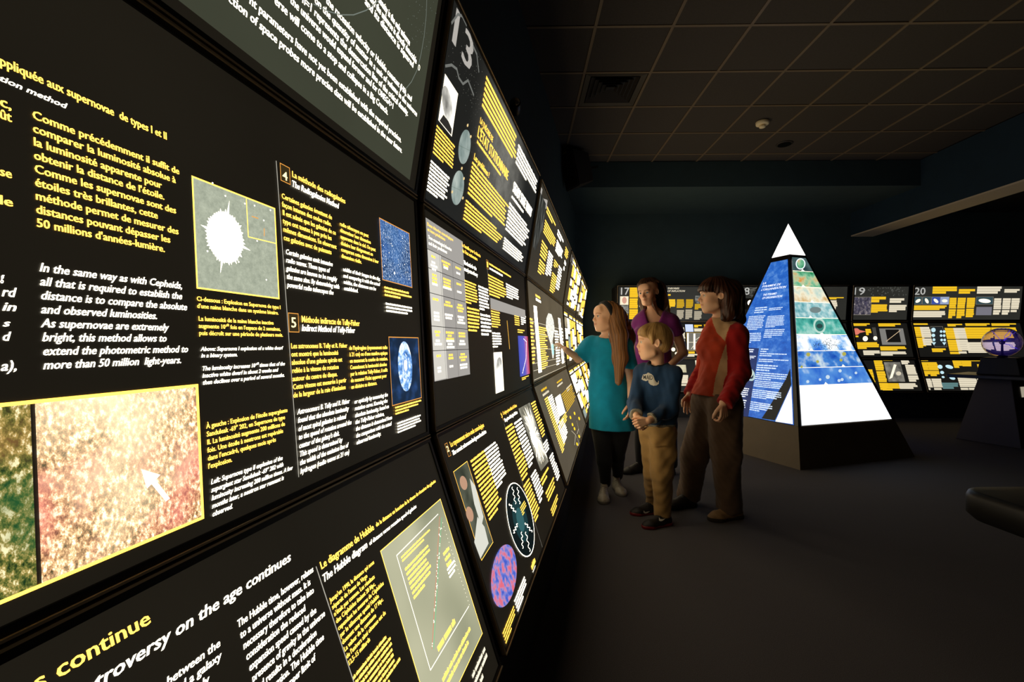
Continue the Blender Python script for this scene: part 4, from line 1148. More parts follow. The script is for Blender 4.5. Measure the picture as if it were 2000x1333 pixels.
mesh_obj('tip', tipv, [(0, 3, 2, 1), (0, 1, 4), (1, 2, 4), (2, 3, 4), (3, 0, 4)], TIPM, pyr)
BLUE = picture_mat('blue_night_print', [(.3, srgb(22, 70, 168)), (.5, srgb(40, 108, 206)), (.68, srgb(110, 164, 232))], .95, 9, 10, rough=.8)
WHITEP = picture_mat('white_print_field', [(.35, srgb(220, 228, 238)), (.6, srgb(255, 255, 255))], 1.35, 60, 4)
faces = []
for k, mat in ((0, WHITEP), (1, BLUE), (2, WHITEP), (3, BLUE)):
    a, b, c, d = pyc(k, .850), pyc(k+1, .850), pyc(k+1, .172), pyc(k, .172)
    u = (b - a).normalized()
    a, b, c, d = a + u*.042, b - u*.042, c - u*.026, d + u*.026
    faces.append(FacePlane(a, b, d, c, mat, pyr))
    f = faces[-1]; f.root.location += f.n * .003
rf, lf = faces[0], faces[3]
ys = [rf.loc(x, y)[1] for x, y in ((1549.5, 503), (1551, 529.5), (1552, 560), (1554, 590), (1556, 621), (1557, 653.5), (1559, 686), (1561, 719), (1562, 754))]
bm_ = [picture_mat('band_globe', [(.3, srgb(40, 64, 70)), (.7, srgb(90, 120, 120))], .8, 8, 3),
       picture_mat('band_leaves', [(.35, srgb(40, 140, 90)), (.48, srgb(120, 190, 150)), (.55, srgb(190, 205, 160)), (.64, srgb(225, 150, 70))], 1.0, 7, 5),
       picture_mat('band_sand', [(.3, srgb(200, 160, 95)), (.5, srgb(232, 226, 200)), (.7, srgb(180, 205, 195))], 1.15, 9, 5),
       picture_mat('band_cells', [(.3, srgb(70, 150, 160)), (.5, srgb(150, 200, 205)), (.7, srgb(225, 240, 235))], 1.0, 14, 6),
       picture_mat('band_fibre', [(.3, srgb(20, 130, 120)), (.5, srgb(90, 185, 170)), (.7, srgb(190, 230, 220))], 1.0, 8, 4),
       picture_mat('band_blue_white', [(.34, srgb(36, 100, 205)), (.45, srgb(120, 175, 230)), (.55, srgb(240, 246, 250))], 1.15, 5, 7),
       picture_mat('band_blue_gold', [(.36, srgb(24, 76, 180)), (.52, srgb(70, 135, 215)), (.66, srgb(210, 228, 235))], 1.0, 7, 7),
       picture_mat('band_blue_rings', [(.3, srgb(40, 100, 205)), (.6, srgb(90, 150, 225)), (.75, srgb(190, 215, 240))], 1.0, 6, 3)]
for i in range(8): 
    b_ = rf.band(ys[i+1], ys[i], bm_[i])
WL = wcol(1.6)
rr = MB(); z = rf.layer()
for i in range(1, 9):
    a = rf.xat(ys[i]); xm = a[0] + (a[1]-a[0])*(.5 if i % 2 else .35)
    if i in (6, 7): xm = a[0] + (a[1]-a[0])*(.24, .68)[i-6]
    w = .006; h = .03
    rr.add([(a[0], ys[i]-w/2, z), (a[1], ys[i]-w/2, z), (a[1], ys[i]+w/2, z), (a[0], ys[i]+w/2, z)], [(0, 1, 2, 3)])
    rr.add([(xm-h, ys[i], z), (xm+h, ys[i], z), (xm, ys[i]+h*.9, z)], [(0, 1, 2)])
rr.build('band_rule', WL, rf.root)
rf.poly(ell(1563, 516, 9.5, 11, 0), glow('globe_halo', srgb(225, 235, 240), 1.3), 'earth_print')
rf.poly(ell(1563, 516, 7.5, 9, 0), bm_[1], 'earth_print')
rf.poly(ell(1600, 637, 12, 15, -10), glow('pale_ring_print', srgb(190, 222, 210), 1.0), 'ring_print')
rf.poly(ell(1600, 637, 8.5, 11, -10), glow('teal_ring_inner', srgb(60, 140, 128), .9), 'ring_print')
rf.poly(ell(1600, 637.5, 6, 4.5, 0), glow('dark_cell', srgb(50, 80, 78), .8), 'ring_print')
rf.poly(ell(1592, 606, 11, 6, 0), glow('cell_grey', srgb(130, 150, 150), .8), 'cell_print')
for (x, y, r) in ((1577, 746, 3), (1601, 742, 2.6), (1616, 737, 4), (1638, 744, 3), (1644, 742, 3), (1660, 738, 2.6), (1671, 729, 2.6), (1640, 725, 3.2)):
    o = rf.poly(ell(x, y, r, r, 0, 14), glow('ring_pale', srgb(205, 225, 240), 1.0), 'atom_print')
for (x, y, r) in ((1578, 693, 4), (1648, 692, 4), (1596, 707, 3), (1642, 704, 3), (1565, 717, 2.5)):
    rf.poly(ell(x, y, r, r, 0, 12), glow('gold_cell', srgb(190, 185, 90), .9), 'gold_print')
R = random.Random(77); mb = MB(); z = rf.layer()
for k in range(150):
    x, y = rf.loc(R.gauss(1612, 14), R.gauss(675, 5)); r = R.uniform(.003, .006)
    mb.add([(x-r, y, z), (x, y-r, z), (x+r, y, z), (x, y+r, z)], [(0, 1, 2, 3)])
mb.build('dark_specks', glow('speck_dark', srgb(40, 60, 70), .7), rf.root, kind='stuff')
PT = glow('white_letter', srgb(235, 242, 255), 1.25); PTd = glow('pale_blue_letter', srgb(205, 222, 245), 1.15)
p = lf
p.text(['LA', 'PYRAMIDE DE', "L'ORGANISATION"], (1505, 550), (1487, 569), (1534, 569), PT, name='heading', shear=IT)
p.text(['THE PYRAMID', 'OF ORGANISATION'], (1497, 574), (1489, 585), (1527, 585), PT, name='heading', shear=IT)
for (tl, tr, bl, n) in (((1476, 601), (1500, 601), (1478, 612), 3), ((1503, 602), (1530, 602), (1503, 607), 2), ((1468, 618), (1496, 617), (1457, 645), 9), ((1500, 618), (1536, 619), (1496, 640), 8), ((1460, 651), (1490, 651), (1453, 670), 6), ((1495, 644), (1535, 645), (1492, 660), 5),
                        ((1487, 681), (1503, 682), (1486, 688), 2), ((1485, 690), (1540, 692), (1484, 696), 2), ((1483, 701), (1542, 705), (1483, 707), 2), ((1480, 712), (1520, 716), (1479, 724), 3), ((1478, 727), (1542, 733), (1476, 741), 4), ((1475, 743), (1535, 748), (1473, 755), 4), ((1470, 760), (1524, 766), (1465, 776), 5), ((1467, 784), (1514, 790), (1463, 801), 5)):
    p.bars(tl, tr, bl, n, PTd, rag=.12)
o = p.poly([(1457, 679), (1483, 681), (1462, 815), (1440, 812), (1440, 740)], picture_mat('dark_blue_box', [(.3, srgb(14, 40, 96)), (.7, srgb(24, 58, 124))], .8, 6, 4), 'dark_column')
p.poly(ell(1464, 731, 15, 10, 58), glow('planet_ring', srgb(170, 200, 205), 1.0), 'planet_ring', None); p.poly(ell(1464, 731, 11, 6.5, 58), glow('ring_gap', srgb(30, 50, 80), .8), 'ring_gap'); p.poly(ell(1464, 731, 7, 8, 40), glow('planet_disc', srgb(215, 228, 215), 1.1), 'planet_disc')
for (tl, tr, bl, n) in (((1454, 682), (1474, 683), (1452, 692), 3), ((1452, 695), (1477, 697), (1450, 702), 3), ((1448, 757), (1465, 759), (1446, 775), 5), ((1446, 780), (1460, 781), (1444, 800), 5)):
    p.bars(tl, tr, bl, n, PT, rag=.1)
p.poly([(1544, 720), (1546, 752), (1514, 822), (1488, 818), (1500, 800), (1535, 742)], glow('dark_wedge', srgb(16, 22, 26), .8), 'dark_wedge')
p.poly([(1546, 755), (1549, 829), (1515, 824)], wcol(1.5), 'white_wedge')
for (tl, tr, bl, n) in (((1500, 764), (1530, 768), (1497, 778), 4), ((1486, 790), (1512, 794), (1482, 800), 3)):
    p.bars(tl, tr, bl, n, PTd, rag=.12)
flush_texts()

# ------------------------------------------------------------------ plasma globe on its pedestal
GL, GF = at_height(1866, 857, 0), at_height(1995, 878, 0)
e = GL - GF; GR_ = GF + Vector((e.y, -e.x, 0)); GB = GL + Vector((e.y, -e.x, 0)); GC = (GL + GR_) / 2
ped = empty('globe_pedestal', Matrix.Translation((GC.x, GC.y, 0)), label='dark tapering pedestal with a wide square plate on top, carrying the plasma globe', cat='pedestal')
M_PED = plain('pedestal_paint', srgb(58, 50, 46), .6, noise=.06, nscale=5)
def gk(k, s, z): return (Vector((GL, GF, GR_, GB)[k]) - GC) * s + Vector((0, 0, z))
MB().hexa([gk(k, 1.0, 0) for k in range(4)], [gk(k, .50, .745) for k in range(4)]).build('body', M_PED, ped, bevel=.006)
a = math.radians(14); rot = Matrix.Rotation(a, 3, 'Z')
MB().hexa([rot @ gk(k, 1.32, .745) for k in range(4)], [rot @ gk(k, 1.32, .785) for k in range(4)]).build('plate', plain('plate_black', srgb(24, 24, 28), .4), ped, bevel=.006)
MB().hexa([rot @ gk(k, .62, .786) for k in range(4)], [rot @ gk(k, .50, .985) for k in range(4)]).build('collar_block', M_FRAME, ped, bevel=.008)
# a lit film let into its right-hand face
q = [gk(1, .66, .50), gk(2, .66, .50), gk(2, .56, .66), gk(1, .56, .66)]
nn = (q[1]-q[0]).cross(q[3]-q[0]).normalized()
c = sum(q, Vector())/4
q = [c + (v - c)*.72 + (gk(2, 1, 0) - gk(1, 1, 0)).normalized()*.085 + Vector((0, 0, .02)) for v in q]
nn = (gk(2, 1, 0) - gk(1, 1, 0)).cross(gk(1, .5, .745) - gk(1, 1, 0)).normalized()
base0 = gk(1, 1, 0)
q = [v - nn*((v - base0).dot(nn) - .004) for v in q]
o = mesh_obj('lit_film', q, [(0, 1, 2, 3)], wcol(.35), ped)
globe = empty('plasma_globe', Matrix.Translation((GC.x, GC.y, 0)), label='violet glass plasma globe resting on the dark pedestal', cat='globe')
m, nt, b = new_mat('violet_glass')
b.inputs['Base Color'].default_value = (.86, .80, 1, 1); b.inputs['Roughness'].default_value = 0.02
b.inputs['Transmission Weight'].default_value = 1.0; b.inputs['IOR'].default_value = 1.45
RG = .172; ZG = 1.16
def sphere(r, z, n=32, m=20, flip=False):
    prof = [(max(r*math.sin(math.pi*i/m), .0004), z - r*math.cos(math.pi*i/m)) for i in range(m+1)]
    s = MB().lathe(prof, n)
    if flip: s.f = [tuple(reversed(f)) for f in s.f]
    return s
g2 = sphere(RG, ZG); g3 = sphere(RG - .004, ZG, flip=True); g2.add(g3.v, g3.f)
g2.build('glass_ball', m, globe, smooth=True)
MB().lathe([(.045, .986), (.045, 1.0), (.012, 1.02), (.010, ZG - .02)], 16).build('electrode_stem', M_FRAME, globe, smooth=True)
sphere(.026, ZG).build('electrode_ball', plain('electrode', srgb(60, 50, 70), .3, metal=.8), globe, smooth=True)
PUR = glow('violet_arc', srgb(90, 60, 255), .55)
R = random.Random(15)
for k in range(6):
    th, ph = R.uniform(0, 6.28), R.uniform(-.5, 1.2)
    d = Vector((math.cos(th)*math.cos(ph), math.sin(th)*math.cos(ph), math.sin(ph)))
    side = d.orthogonal().normalized(); s2 = d.cross(side)
    pts = [Vector((0, 0, ZG)) + d*(.026 + (RG - .034)*t) + (side*R.uniform(-.012, .012) + s2*R.uniform(-.012, .012))*math.sin(math.pi*t) for t in [i/6 for i in range(7)]]
    MB().tube(pts, .0022, 5).build('violet_arc', PUR, globe, smooth=True)
gas, gnt, gb = new_mat('violet_gas')
gnt.nodes.remove(gb)
em = gnt.nodes.new('ShaderNodeEmission'); em.inputs[0].default_value = (.13, .06, .9, 1); em.inputs[1].default_value = .24
gnt.links.new(em.outputs[0], gnt.nodes['Material Output'].inputs['Volume'])
sphere(RG - .006, ZG).build('glowing_gas', gas, globe, smooth=True)

# ------------------------------------------------------------------ padded bench
bx, by = 2.82, 1.86
bench = empty('padded_bench', Matrix.Translation((bx, by, 0)), label='low black padded bench with rounded corners beside the carpet edge', cat='bench')
def rounded(hx, hy, r, z0, z1, e=.02, n=8):
    """rounded-rectangle slab with softened rims"""
    def loop(d, z):
        out = []
        for (sx, sy, a0) in ((1, 1, 0), (-1, 1, 90), (-1, -1, 180), (1, -1, 270)):
            for k in range(n+1):
                t = math.radians(a0 + 90*k/n); rr = r
                out.append((sx*(hx-r) + (rr-d)*math.cos(t), sy*(hy-r) + (rr-d)*math.sin(t), z))
        return out
    L = [loop(e, z0), loop(0, z0+e), loop(0, z1-e), loop(e*.3, z1-e*.3), loop(e, z1)]
    m = len(L[0]); mb = MB()
    vs = [v for l in L for v in l]
    fs = [(i*m+k, i*m+(k+1) % m, (i+1)*m+(k+1) % m, (i+1)*m+k) for i in range(len(L)-1) for k in range(m)]
    fs += [tuple(reversed(range(m))), tuple((len(L)-1)*m+k for k in range(m))]
    return mb.add(vs, fs)
rounded(.62, .50, .13, .29, .43, .03).build('cushion', plain('bench_vinyl', srgb(20, 19, 18), .5, bump=.05, bscale=60), bench, smooth=True)
rounded(.44, .32, .10, 0, .29, .005).build('plinth', M_DARK, bench)
bench.rotation_euler = (0, 0, math.radians(2))

# ------------------------------------------------------------------ things on ceiling and wall
x0, x1, y0, y1 = VENT_TILE
vent = empty('ceiling_vent', Matrix.Translation(((x0+x1)/2, (y0+y1)/2, CEIL)), label='square louvred air vent set in the suspended ceiling', cat='air vent')
M_VENT = plain('vent_paint', srgb(58, 52, 46), .5)
h = T/2 - .02
MB().box(-h, h, -h, h, .10, .11).build('duct_back', plain('duct_black', srgb(8, 8, 8), .8), vent)
def sq(mb, r0, r1, z0, z1):
    """square sloping ring"""
    c = ((-1, -1), (1, -1), (1, 1), (-1, 1))
    vs = [(a*r0, b*r0, z0) for a, b in c] + [(a*r1, b*r1, z1) for a, b in c] + [(a*r0, b*r0, z0+.003) for a, b in c] + [(a*r1, b*r1, z1+.003) for a, b in c]
    fs = []
    for k in range(4):
        l = (k+1) % 4
        fs += [(k, 4+k, 4+l, l), (8+k, 8+l, 12+l, 12+k), (k, l, 8+l, 8+k), (4+k, 12+k, 12+l, 4+l)]
    return mb.add(vs, fs)
sq(MB(), h, h - .05, -.002, .006).build('frame', M_VENT, vent)
for k in range(5):
    r = h - .06 - k*.042
    sq(MB(), r, r - .034, .004, .045).build('louvre', M_VENT, vent)
det_p = at_height(1489, 237, CEIL)
det = empty('smoke_detector', Matrix.Translation((det_p.x, det_p.y, CEIL - .004)), label='small cream smoke detector under the dark ceiling', cat='smoke detector')
M_CREAM = plain('cream_plastic', srgb(250, 232, 190), .5)
MB().lathe([(.052, -.040), (.066, -.034), (.070, -.006), (.066, 0)][::1], 28).build('base', M_CREAM, det, smooth=True)
MB().lathe([(.018, -.072), (.032, -.066), (.034, -.052), (.026, -.039)], 24).build('sensor_cap', M_CREAM, det, smooth=True)
dk = at_height(1532, 281, CEIL)
dl = empty('recessed_downlight', Matrix.Translation((dk.x, dk.y, CEIL - .004)), label='unlit dark round downlight recessed in the ceiling', cat='downlight')
MB().lathe([(.075, -.006), (.095, -.003), (.095, .0)], 28).build('trim_ring', M_VENT, dl, smooth=True)
MB().lathe([(.074, -.012), (.074, -.004)], 28).build('lens', plain('lens_black', srgb(6, 6, 6), .3), dl)
# loudspeaker hung on the left wall
sp = at_depth(1129, 332, 5.86)
M_SPK = plain('speaker_case', srgb(34, 28, 22), .7); M_GRL = plain('speaker_grille', srgb(72, 58, 46), .8, bump=.4, bscale=500)
spk = empty('wall_speaker', Matrix.Translation(sp) @ Matrix.Rotation(math.radians(-62), 4, 'Z') @ Matrix.Rotation(math.radians(14), 4, 'X'), label='dark wall loudspeaker tilted down near the far ceiling corner', cat='loudspeaker')
lo = [(-.15, -.14, -.23), (.15, -.14, -.23), (.10, .14, -.18), (-.10, .14, -.18)]; hi = [(-.15, -.14, .23), (.15, -.14, .23), (.10, .14, .18), (-.10, .14, .18)]
MB().hexa(lo, hi).build('cabinet', M_SPK, spk, bevel=.012)
MB().box(-.135, .135, -.152, -.139, -.215, .215).build('grille', M_GRL, spk, bevel=.006)
MB().bar((0, .10, 0), (-.12, .42, .05), .03).build('bracket', M_FRAME, spk)
# small spotlight above panel 13
lp = at_depth(1006.5, 201, 1.98)
spt = empty('small_spotlight', Matrix.Translation(lp), label='small unlit spotlight with a shiny round lens above panel 13', cat='spotlight')
back = (lp - EYE).normalized(); back.z = -.12; back.normalize()
rm = back.to_track_quat('Z', 'Y').to_matrix().to_4x4()
MB().lathe([(.016, -.004), (.022, -.006), (.024, 0), (.025, .03), (.022, .062), (.012, .072)], 24, rm).build('housing', M_FRAME, spt, smooth=True)
ms = [(.0195*math.cos(math.pi/2*i/6), -.0045 - .017*math.sin(math.pi/2*i/6)) for i in range(7)][::-1]; ms[0] = (.0006, ms[0][1])
MB().lathe(ms, 24, rm).build('lens', plain('lens_chrome', srgb(225, 212, 190), .22, metal=.85), spt, smooth=True)
wn_p = lp - WN * (lp.dot(WN) - R_WALL)
MB().bar(rm.to_3x3() @ Vector((0, 0, .04)), wn_p + WU*.05 - lp + Vector((0, 0, -.03)), .012).build('arm', M_FRAME, spt)
# ------------------------------------------------------------------ figures: distance-field modelling, meshed with surface nets
def V(*a): return np.array(a, dtype=np.float64)
def npv(v): return np.array((v[0], v[1], v[2]), dtype=np.float64)
def unit(v): return v / (np.linalg.norm(v) + 1e-12)
class Vol:
    def __init__(s, bmin, bmax, h):
        s.h = h; s.o = npv(bmin); s.n = np.ceil((npv(bmax) - s.o) / h).astype(int) + 1
        s.ax = [(s.o[i] + h*np.arange(s.n[i])).astype(np.float32) for i in range(3)]
        s.F = np.full(tuple(s.n), .2, np.float32)
    def sub(s, lo, hi):
        a = np.clip(np.floor((lo - s.o)/s.h).astype(int), 0, s.n); b = np.clip(np.ceil((hi - s.o)/s.h).astype(int) + 1, 0, s.n)
        return tuple(slice(a[i], b[i]) for i in range(3))
    def grid(s, sl):
        return s.ax[0][sl[0]][:, None, None], s.ax[1][sl[1]][None, :, None], s.ax[2][sl[2]][None, None, :]
    def mix(s, sl, d, k, sub=False):
        f = s.F[sl]
        if f.size == 0: return
        if sub:
            d = -d
            if k > 0:
                h = np.maximum(k - np.abs(f - d), 0)/k; s.F[sl] = np.maximum(f, d) + h*h*k*.25
            else: s.F[sl] = np.maximum(f, d)
        else:
            if k > 0:
                h = np.maximum(k - np.abs(f - d), 0)/k; s.F[sl] = np.minimum(f, d) - h*h*k*.25
            else: s.F[sl] = np.minimum(f, d)
    def cap(s, a, b, ra, rb, k=.02, flat=None, sub=False, open_=False):
        """tapered limb; flat = (axis, factor > 1) squeezes it along the axis"""
        a, b = npv(a), npv(b); R = max(ra, rb) + k + 3*s.h + .004
        sl = s.sub(np.minimum(a, b) - R, np.maximum(a, b) + R); X, Y_, Z = s.grid(sl)
        d = b - a; L2 = float(d @ d) + 1e-12
        px, py, pz = X - a[0], Y_ - a[1], Z - a[2]
        t = np.clip((px*d[0] + py*d[1] + pz*d[2])/L2, 0, 1)
        qx, qy, qz = px - t*d[0], py - t*d[1], pz - t*d[2]
        q2 = qx*qx + qy*qy + qz*qz
        if flat is not None:
            n = unit(npv(flat[0])); m = qx*n[0] + qy*n[1] + qz*n[2]
            q2 = q2 + m*m*(flat[1]**2 - 1)
        dd = np.sqrt(q2) - (ra + (rb - ra)*t)
        if open_:
            L = math.sqrt(L2); dd = np.maximum(dd, (px*d[0] + py*d[1] + pz*d[2])/L - L)
        s.mix(sl, dd, k, sub)
    def ball(s, c, r, k=.02, R=None, sub=False):
        """ellipsoid: r = radii along the rows of R"""
        c = npv(c); r = np.array(r, float) if np.ndim(r) else V(r, r, r)
        m = r.max() + k + 3*s.h + .004
        sl = s.sub(c - m, c + m); X, Y_, Z = s.grid(sl); px, py, pz = X - c[0], Y_ - c[1], Z - c[2]
        R = np.eye(3) if R is None else R
        u = [px*R[i][0] + py*R[i][1] + pz*R[i][2] for i in range(3)]
        k0 = np.sqrt(sum((u[i]/r[i])**2 for i in range(3))); k1 = np.sqrt(sum((u[i]/r[i]**2)**2 for i in range(3))) + 1e-9
        s.mix(sl, (k0*(k0 - 1)/k1).astype(np.float32), k, sub)
    def cut(s, p, n, k=0.0):
        """drop everything on the side the normal points to"""
        p, n = npv(p), unit(npv(n)); sl = tuple(slice(0, q) for q in s.n); X, Y_, Z = s.grid(sl)
        d = (X - p[0])*n[0] + (Y_ - p[1])*n[1] + (Z - p[2])*n[2]
        if k > 0:
            h = np.maximum(k - np.abs(s.F - d), 0)/k; s.F = np.maximum(s.F, d) + h*h*k*.25
        else: s.F = np.maximum(s.F, d)
        s.F = s.F.astype(np.float32)
    def bump(s, fn, near=.02):
        i = np.nonzero(np.abs(s.F) < near)
        if len(i[0]) == 0: return
        s.F[i] += fn(s.ax[0][i[0]], s.ax[1][i[1]], s.ax[2][i[2]]).astype(np.float32)
    def mesh(s):
        F = s.F; ins = F < 0
        c = ins[:-1, :-1, :-1].astype(np.int8)
        for d in [(1,0,0),(0,1,0),(0,0,1),(1,1,0),(1,0,1),(0,1,1),(1,1,1)]:
            c = c + ins[d[0]:F.shape[0]-1+d[0], d[1]:F.shape[1]-1+d[1], d[2]:F.shape[2]-1+d[2]]
        act = (c > 0) & (c < 8); I = np.argwhere(act)
        idx = np.full(act.shape, -1, np.int32); idx[act] = np.arange(len(I))
        acc = np.zeros((len(I), 3)); cnt = np.zeros(len(I))
        cor = [(i, j, k) for i in (0, 1) for j in (0, 1) for k in (0, 1)]
        val = {q: F[I[:,0]+q[0], I[:,1]+q[1], I[:,2]+q[2]].astype(np.float64) for q in cor}
        for q in cor:
            for a in range(3):
                if q[a]: continue
                q2 = tuple(1 if b == a else q[b] for b in range(3)); v0, v1 = val[q], val[q2]
                m = (v0 < 0) != (v1 < 0); t = np.where(m, v0/np.where(m, v0 - v1, 1), 0)
                for b in range(3): acc[:, b] += np.where(m, q[b] + (t if b == a else 0), 0)
                cnt += m
        P = s.o + (I + acc/cnt[:, None])*s.h
        faces = []
        for a in range(3):
            b, g = (a+1) % 3, (a+2) % 3
            n0 = [slice(None)]*3; n1 = [slice(None)]*3; n0[a] = slice(0, -1); n1[a] = slice(1, None)
            e0, e1 = ins[tuple(n0)], ins[tuple(n1)]
            E = np.argwhere(e0 != e1)
            ok = (E[:, b] > 0) & (E[:, g] > 0) & (E[:, b] < F.shape[b]-1) & (E[:, g] < F.shape[g]-1); E = E[ok]
            fl = e0[tuple(E.T)]
            def at(db, dg):
                q = E.copy(); q[:, b] += db; q[:, g] += dg; return idx[tuple(q.T)]
            f = np.stack([at(-1, -1), at(0, -1), at(0, 0), at(-1, 0)], 1)
            f[~fl] = f[~fl][:, ::-1]; faces.append(f)
        return P, np.concatenate(faces)

def np_obj(name, P, Fq, mats, parent, root, matidx=None, attr=None, relax=0):
    if relax:
        e = np.concatenate([Fq[:, [0, 1]], Fq[:, [1, 2]], Fq[:, [2, 3]], Fq[:, [3, 0]]])
        for _ in range(relax):
            s_ = np.zeros_like(P); c = np.zeros(len(P))
            for i, j in ((0, 1), (1, 0)):
                np.add.at(s_, e[:, i], P[e[:, j]]); np.add.at(c, e[:, i], 1)
            P = P*.4 + .6*s_/np.maximum(c, 1)[:, None]
    me = bpy.data.meshes.new(name); n = len(Fq)
    me.vertices.add(len(P)); me.vertices.foreach_set('co', (P - npv(root)).astype(np.float32).ravel())
    me.loops.add(n*4); me.loops.foreach_set('vertex_index', Fq.astype(np.int32).ravel())
    me.polygons.add(n); me.polygons.foreach_set('loop_start', np.arange(0, 4*n, 4, dtype=np.int32)); me.polygons.foreach_set('loop_total', np.full(n, 4, np.int32))
    for m in (mats if isinstance(mats, (list, tuple)) else [mats]): me.materials.append(m)
    if matidx is not None: me.polygons.foreach_set('material_index', matidx(P[Fq].mean(1)).astype(np.int32))
    me.polygons.foreach_set('use_smooth', np.ones(n, bool))
    if attr is not None:
        ca = me.color_attributes.new('tint', 'FLOAT_COLOR', 'POINT'); col = np.ones((len(P), 4), np.float32); col[:, :3] = attr(P)
        ca.data.foreach_set('color', col.ravel())
    me.update(); me.validate()
    o = bpy.data.objects.new(name, me); COL.objects.link(o); o.parent = parent
    return o

def skin_mat(name, col):
    m, nt, b = new_mat(name)
    a = nt.nodes.new('ShaderNodeVertexColor'); a.layer_name = 'tint'
    mx = nt.nodes.new('ShaderNodeMix'); mx.data_type = 'RGBA'; mx.blend_type = 'MULTIPLY'; mx.inputs[0].default_value = 1
    mx.inputs[6].default_value = col; nt.links.new(a.outputs[0], mx.inputs[7]); nt.links.new(mx.outputs[2], b.inputs['Base Color'])
    b.inputs['Roughness'].default_value = .5
    b.inputs['Subsurface Weight'].default_value = .12; b.inputs['Subsurface Radius'].default_value = (.012, .005, .003); b.inputs['Subsurface Scale'].default_value = .5
    return m
def hair_mat(name, c0, c1, k=9.0):
    """streaks that follow the strands: the vertex attribute holds the angle about the strand axis"""
    m, nt, b = new_mat(name)
    a = nt.nodes.new('ShaderNodeVertexColor'); a.layer_name = 'tint'
    n = nt.nodes.new('ShaderNodeTexNoise'); n.inputs['Scale'].default_value = k; n.inputs['Detail'].default_value = 3; n.inputs['Roughness'].default_value = .6
    r = nt.nodes.new('ShaderNodeValToRGB'); r.color_ramp.elements[0].position = .36; r.color_ramp.elements[1].position = .66
    r.color_ramp.elements[0].color = c0; r.color_ramp.elements[1].color = c1
    nt.links.new(a.outputs[0], n.inputs['Vector']); nt.links.new(n.outputs['Fac'], r.inputs[0]); nt.links.new(r.outputs[0], b.inputs['Base Color'])
    b.inputs['Roughness'].default_value = .42; b.inputs['Specular IOR Level'].default_value = .35
    return m
def strand_attr(axis, zk=.25):
    """axis: points from high to low; returns (cos, sin, slow height) about it"""
    A = np.array(sorted([npv(p) for p in axis], key=lambda q: q[2]))
    def fn(P):
        cx = np.interp(P[:, 2], A[:, 2], A[:, 0]); cy = np.interp(P[:, 2], A[:, 2], A[:, 1]); t = np.arctan2(P[:, 1] - cy, P[:, 0] - cx)
        return np.stack([np.cos(t), np.sin(t), P[:, 2]*zk], 1)
    return fn
class Head:
    """frame of a head: centre, facing, up; unit = chin-to-crown height"""
    def __init__(s, c, fwd, up, H):
        s.c, s.H = npv(c), H; s.f = unit(npv(fwd)); u = npv(up); s.u = unit(u - s.f*(u @ s.f)); s.r = np.cross(s.f, s.u); s.R = np.stack([s.r, s.f, s.u])
    def P(s, x, y, z): return s.c + s.H*(x*s.r + y*s.f + z*s.u)
    def L(s, P): return ((P - s.c) @ s.R.T)/s.H
def add_head(v, h, neck_to, neck_r=.185, child=0.0):
    H = h.H; B = lambda c, r, k, sub=False: v.ball(h.P(*c), [q*H for q in r], k*H, h.R, sub)
    C = lambda a, b, ra, rb, k, sub=False: v.cap(h.P(*a), h.P(*b), ra*H, rb*H, k*H, None, sub)
    B((0, -.06, .155), (.335, .425, .345), .02)
    B((0, .10, -.10), (.255, .285, .36), .12)
    B((0, .12, -.31), (.195, .225, .165), .10)
    B((0, .285, -.405), (.085, .07, .075), .09)
    for sx in (-1, 1):
        B((sx*.165, .215, -.085), (.085, .095, .08), .09)
        C((sx*.22, .02, -.30), (sx*.12, .22, -.40), .06, .055, .09)
    C((-.12, .325, .085), (.12, .325, .085), .04, .04, .07)
    B((0, .30, .20), (.22, .10, .15), .10)
    for sx in (-1, 1): B((sx*.135, .405, .015), (.075, .07, .05), .05, True)
    for sx in (-1, 1): B((sx*.13, .298, .012), (.062, .062, .055), .02)
    nl = .45 - .03*child
    C((0, .355, .05), (0, nl, -.105), .026, .043, .045)
    for sx in (-1, 1): B((sx*.048, .395, -.118), (.034, .042, .032), .02)
    C((0, .37, -.17), (0, .35, -.29), .05, .05, .06)
    C((-.07, .368, -.222), (.07, .368, -.222), .018, .018, .018); B((0, .398, -.224), (.035, .022, .017), .02)
    C((-.055, .368, -.262), (.055, .368, -.262), .02, .02, .015); B((0, .392, -.264), (.035, .022, .018), .02)
    C((-.08, .415, -.243), (.08, .415, -.243), .006, .006, .012, True)
    for sx in (-1, 1):
        e = h.P(sx*.325, -.055, -.015)
        ax = unit(h.r*sx*.55 - h.f*.83); R = np.stack([unit(np.cross(h.u, ax)), ax, h.u])
        v.ball(e, (.035*H, .085*H, .125*H), .02*H, R)
        v.ball(e + h.r*sx*.03*H + h.f*.012*H, (.02*H, .045*H, .07*H), .015*H, np.stack([h.r, h.f, h.u]), True)
    v.cap(h.P(0, -.10, -.22), neck_to, neck_r*H, neck_r*H*1.05, .10*H)
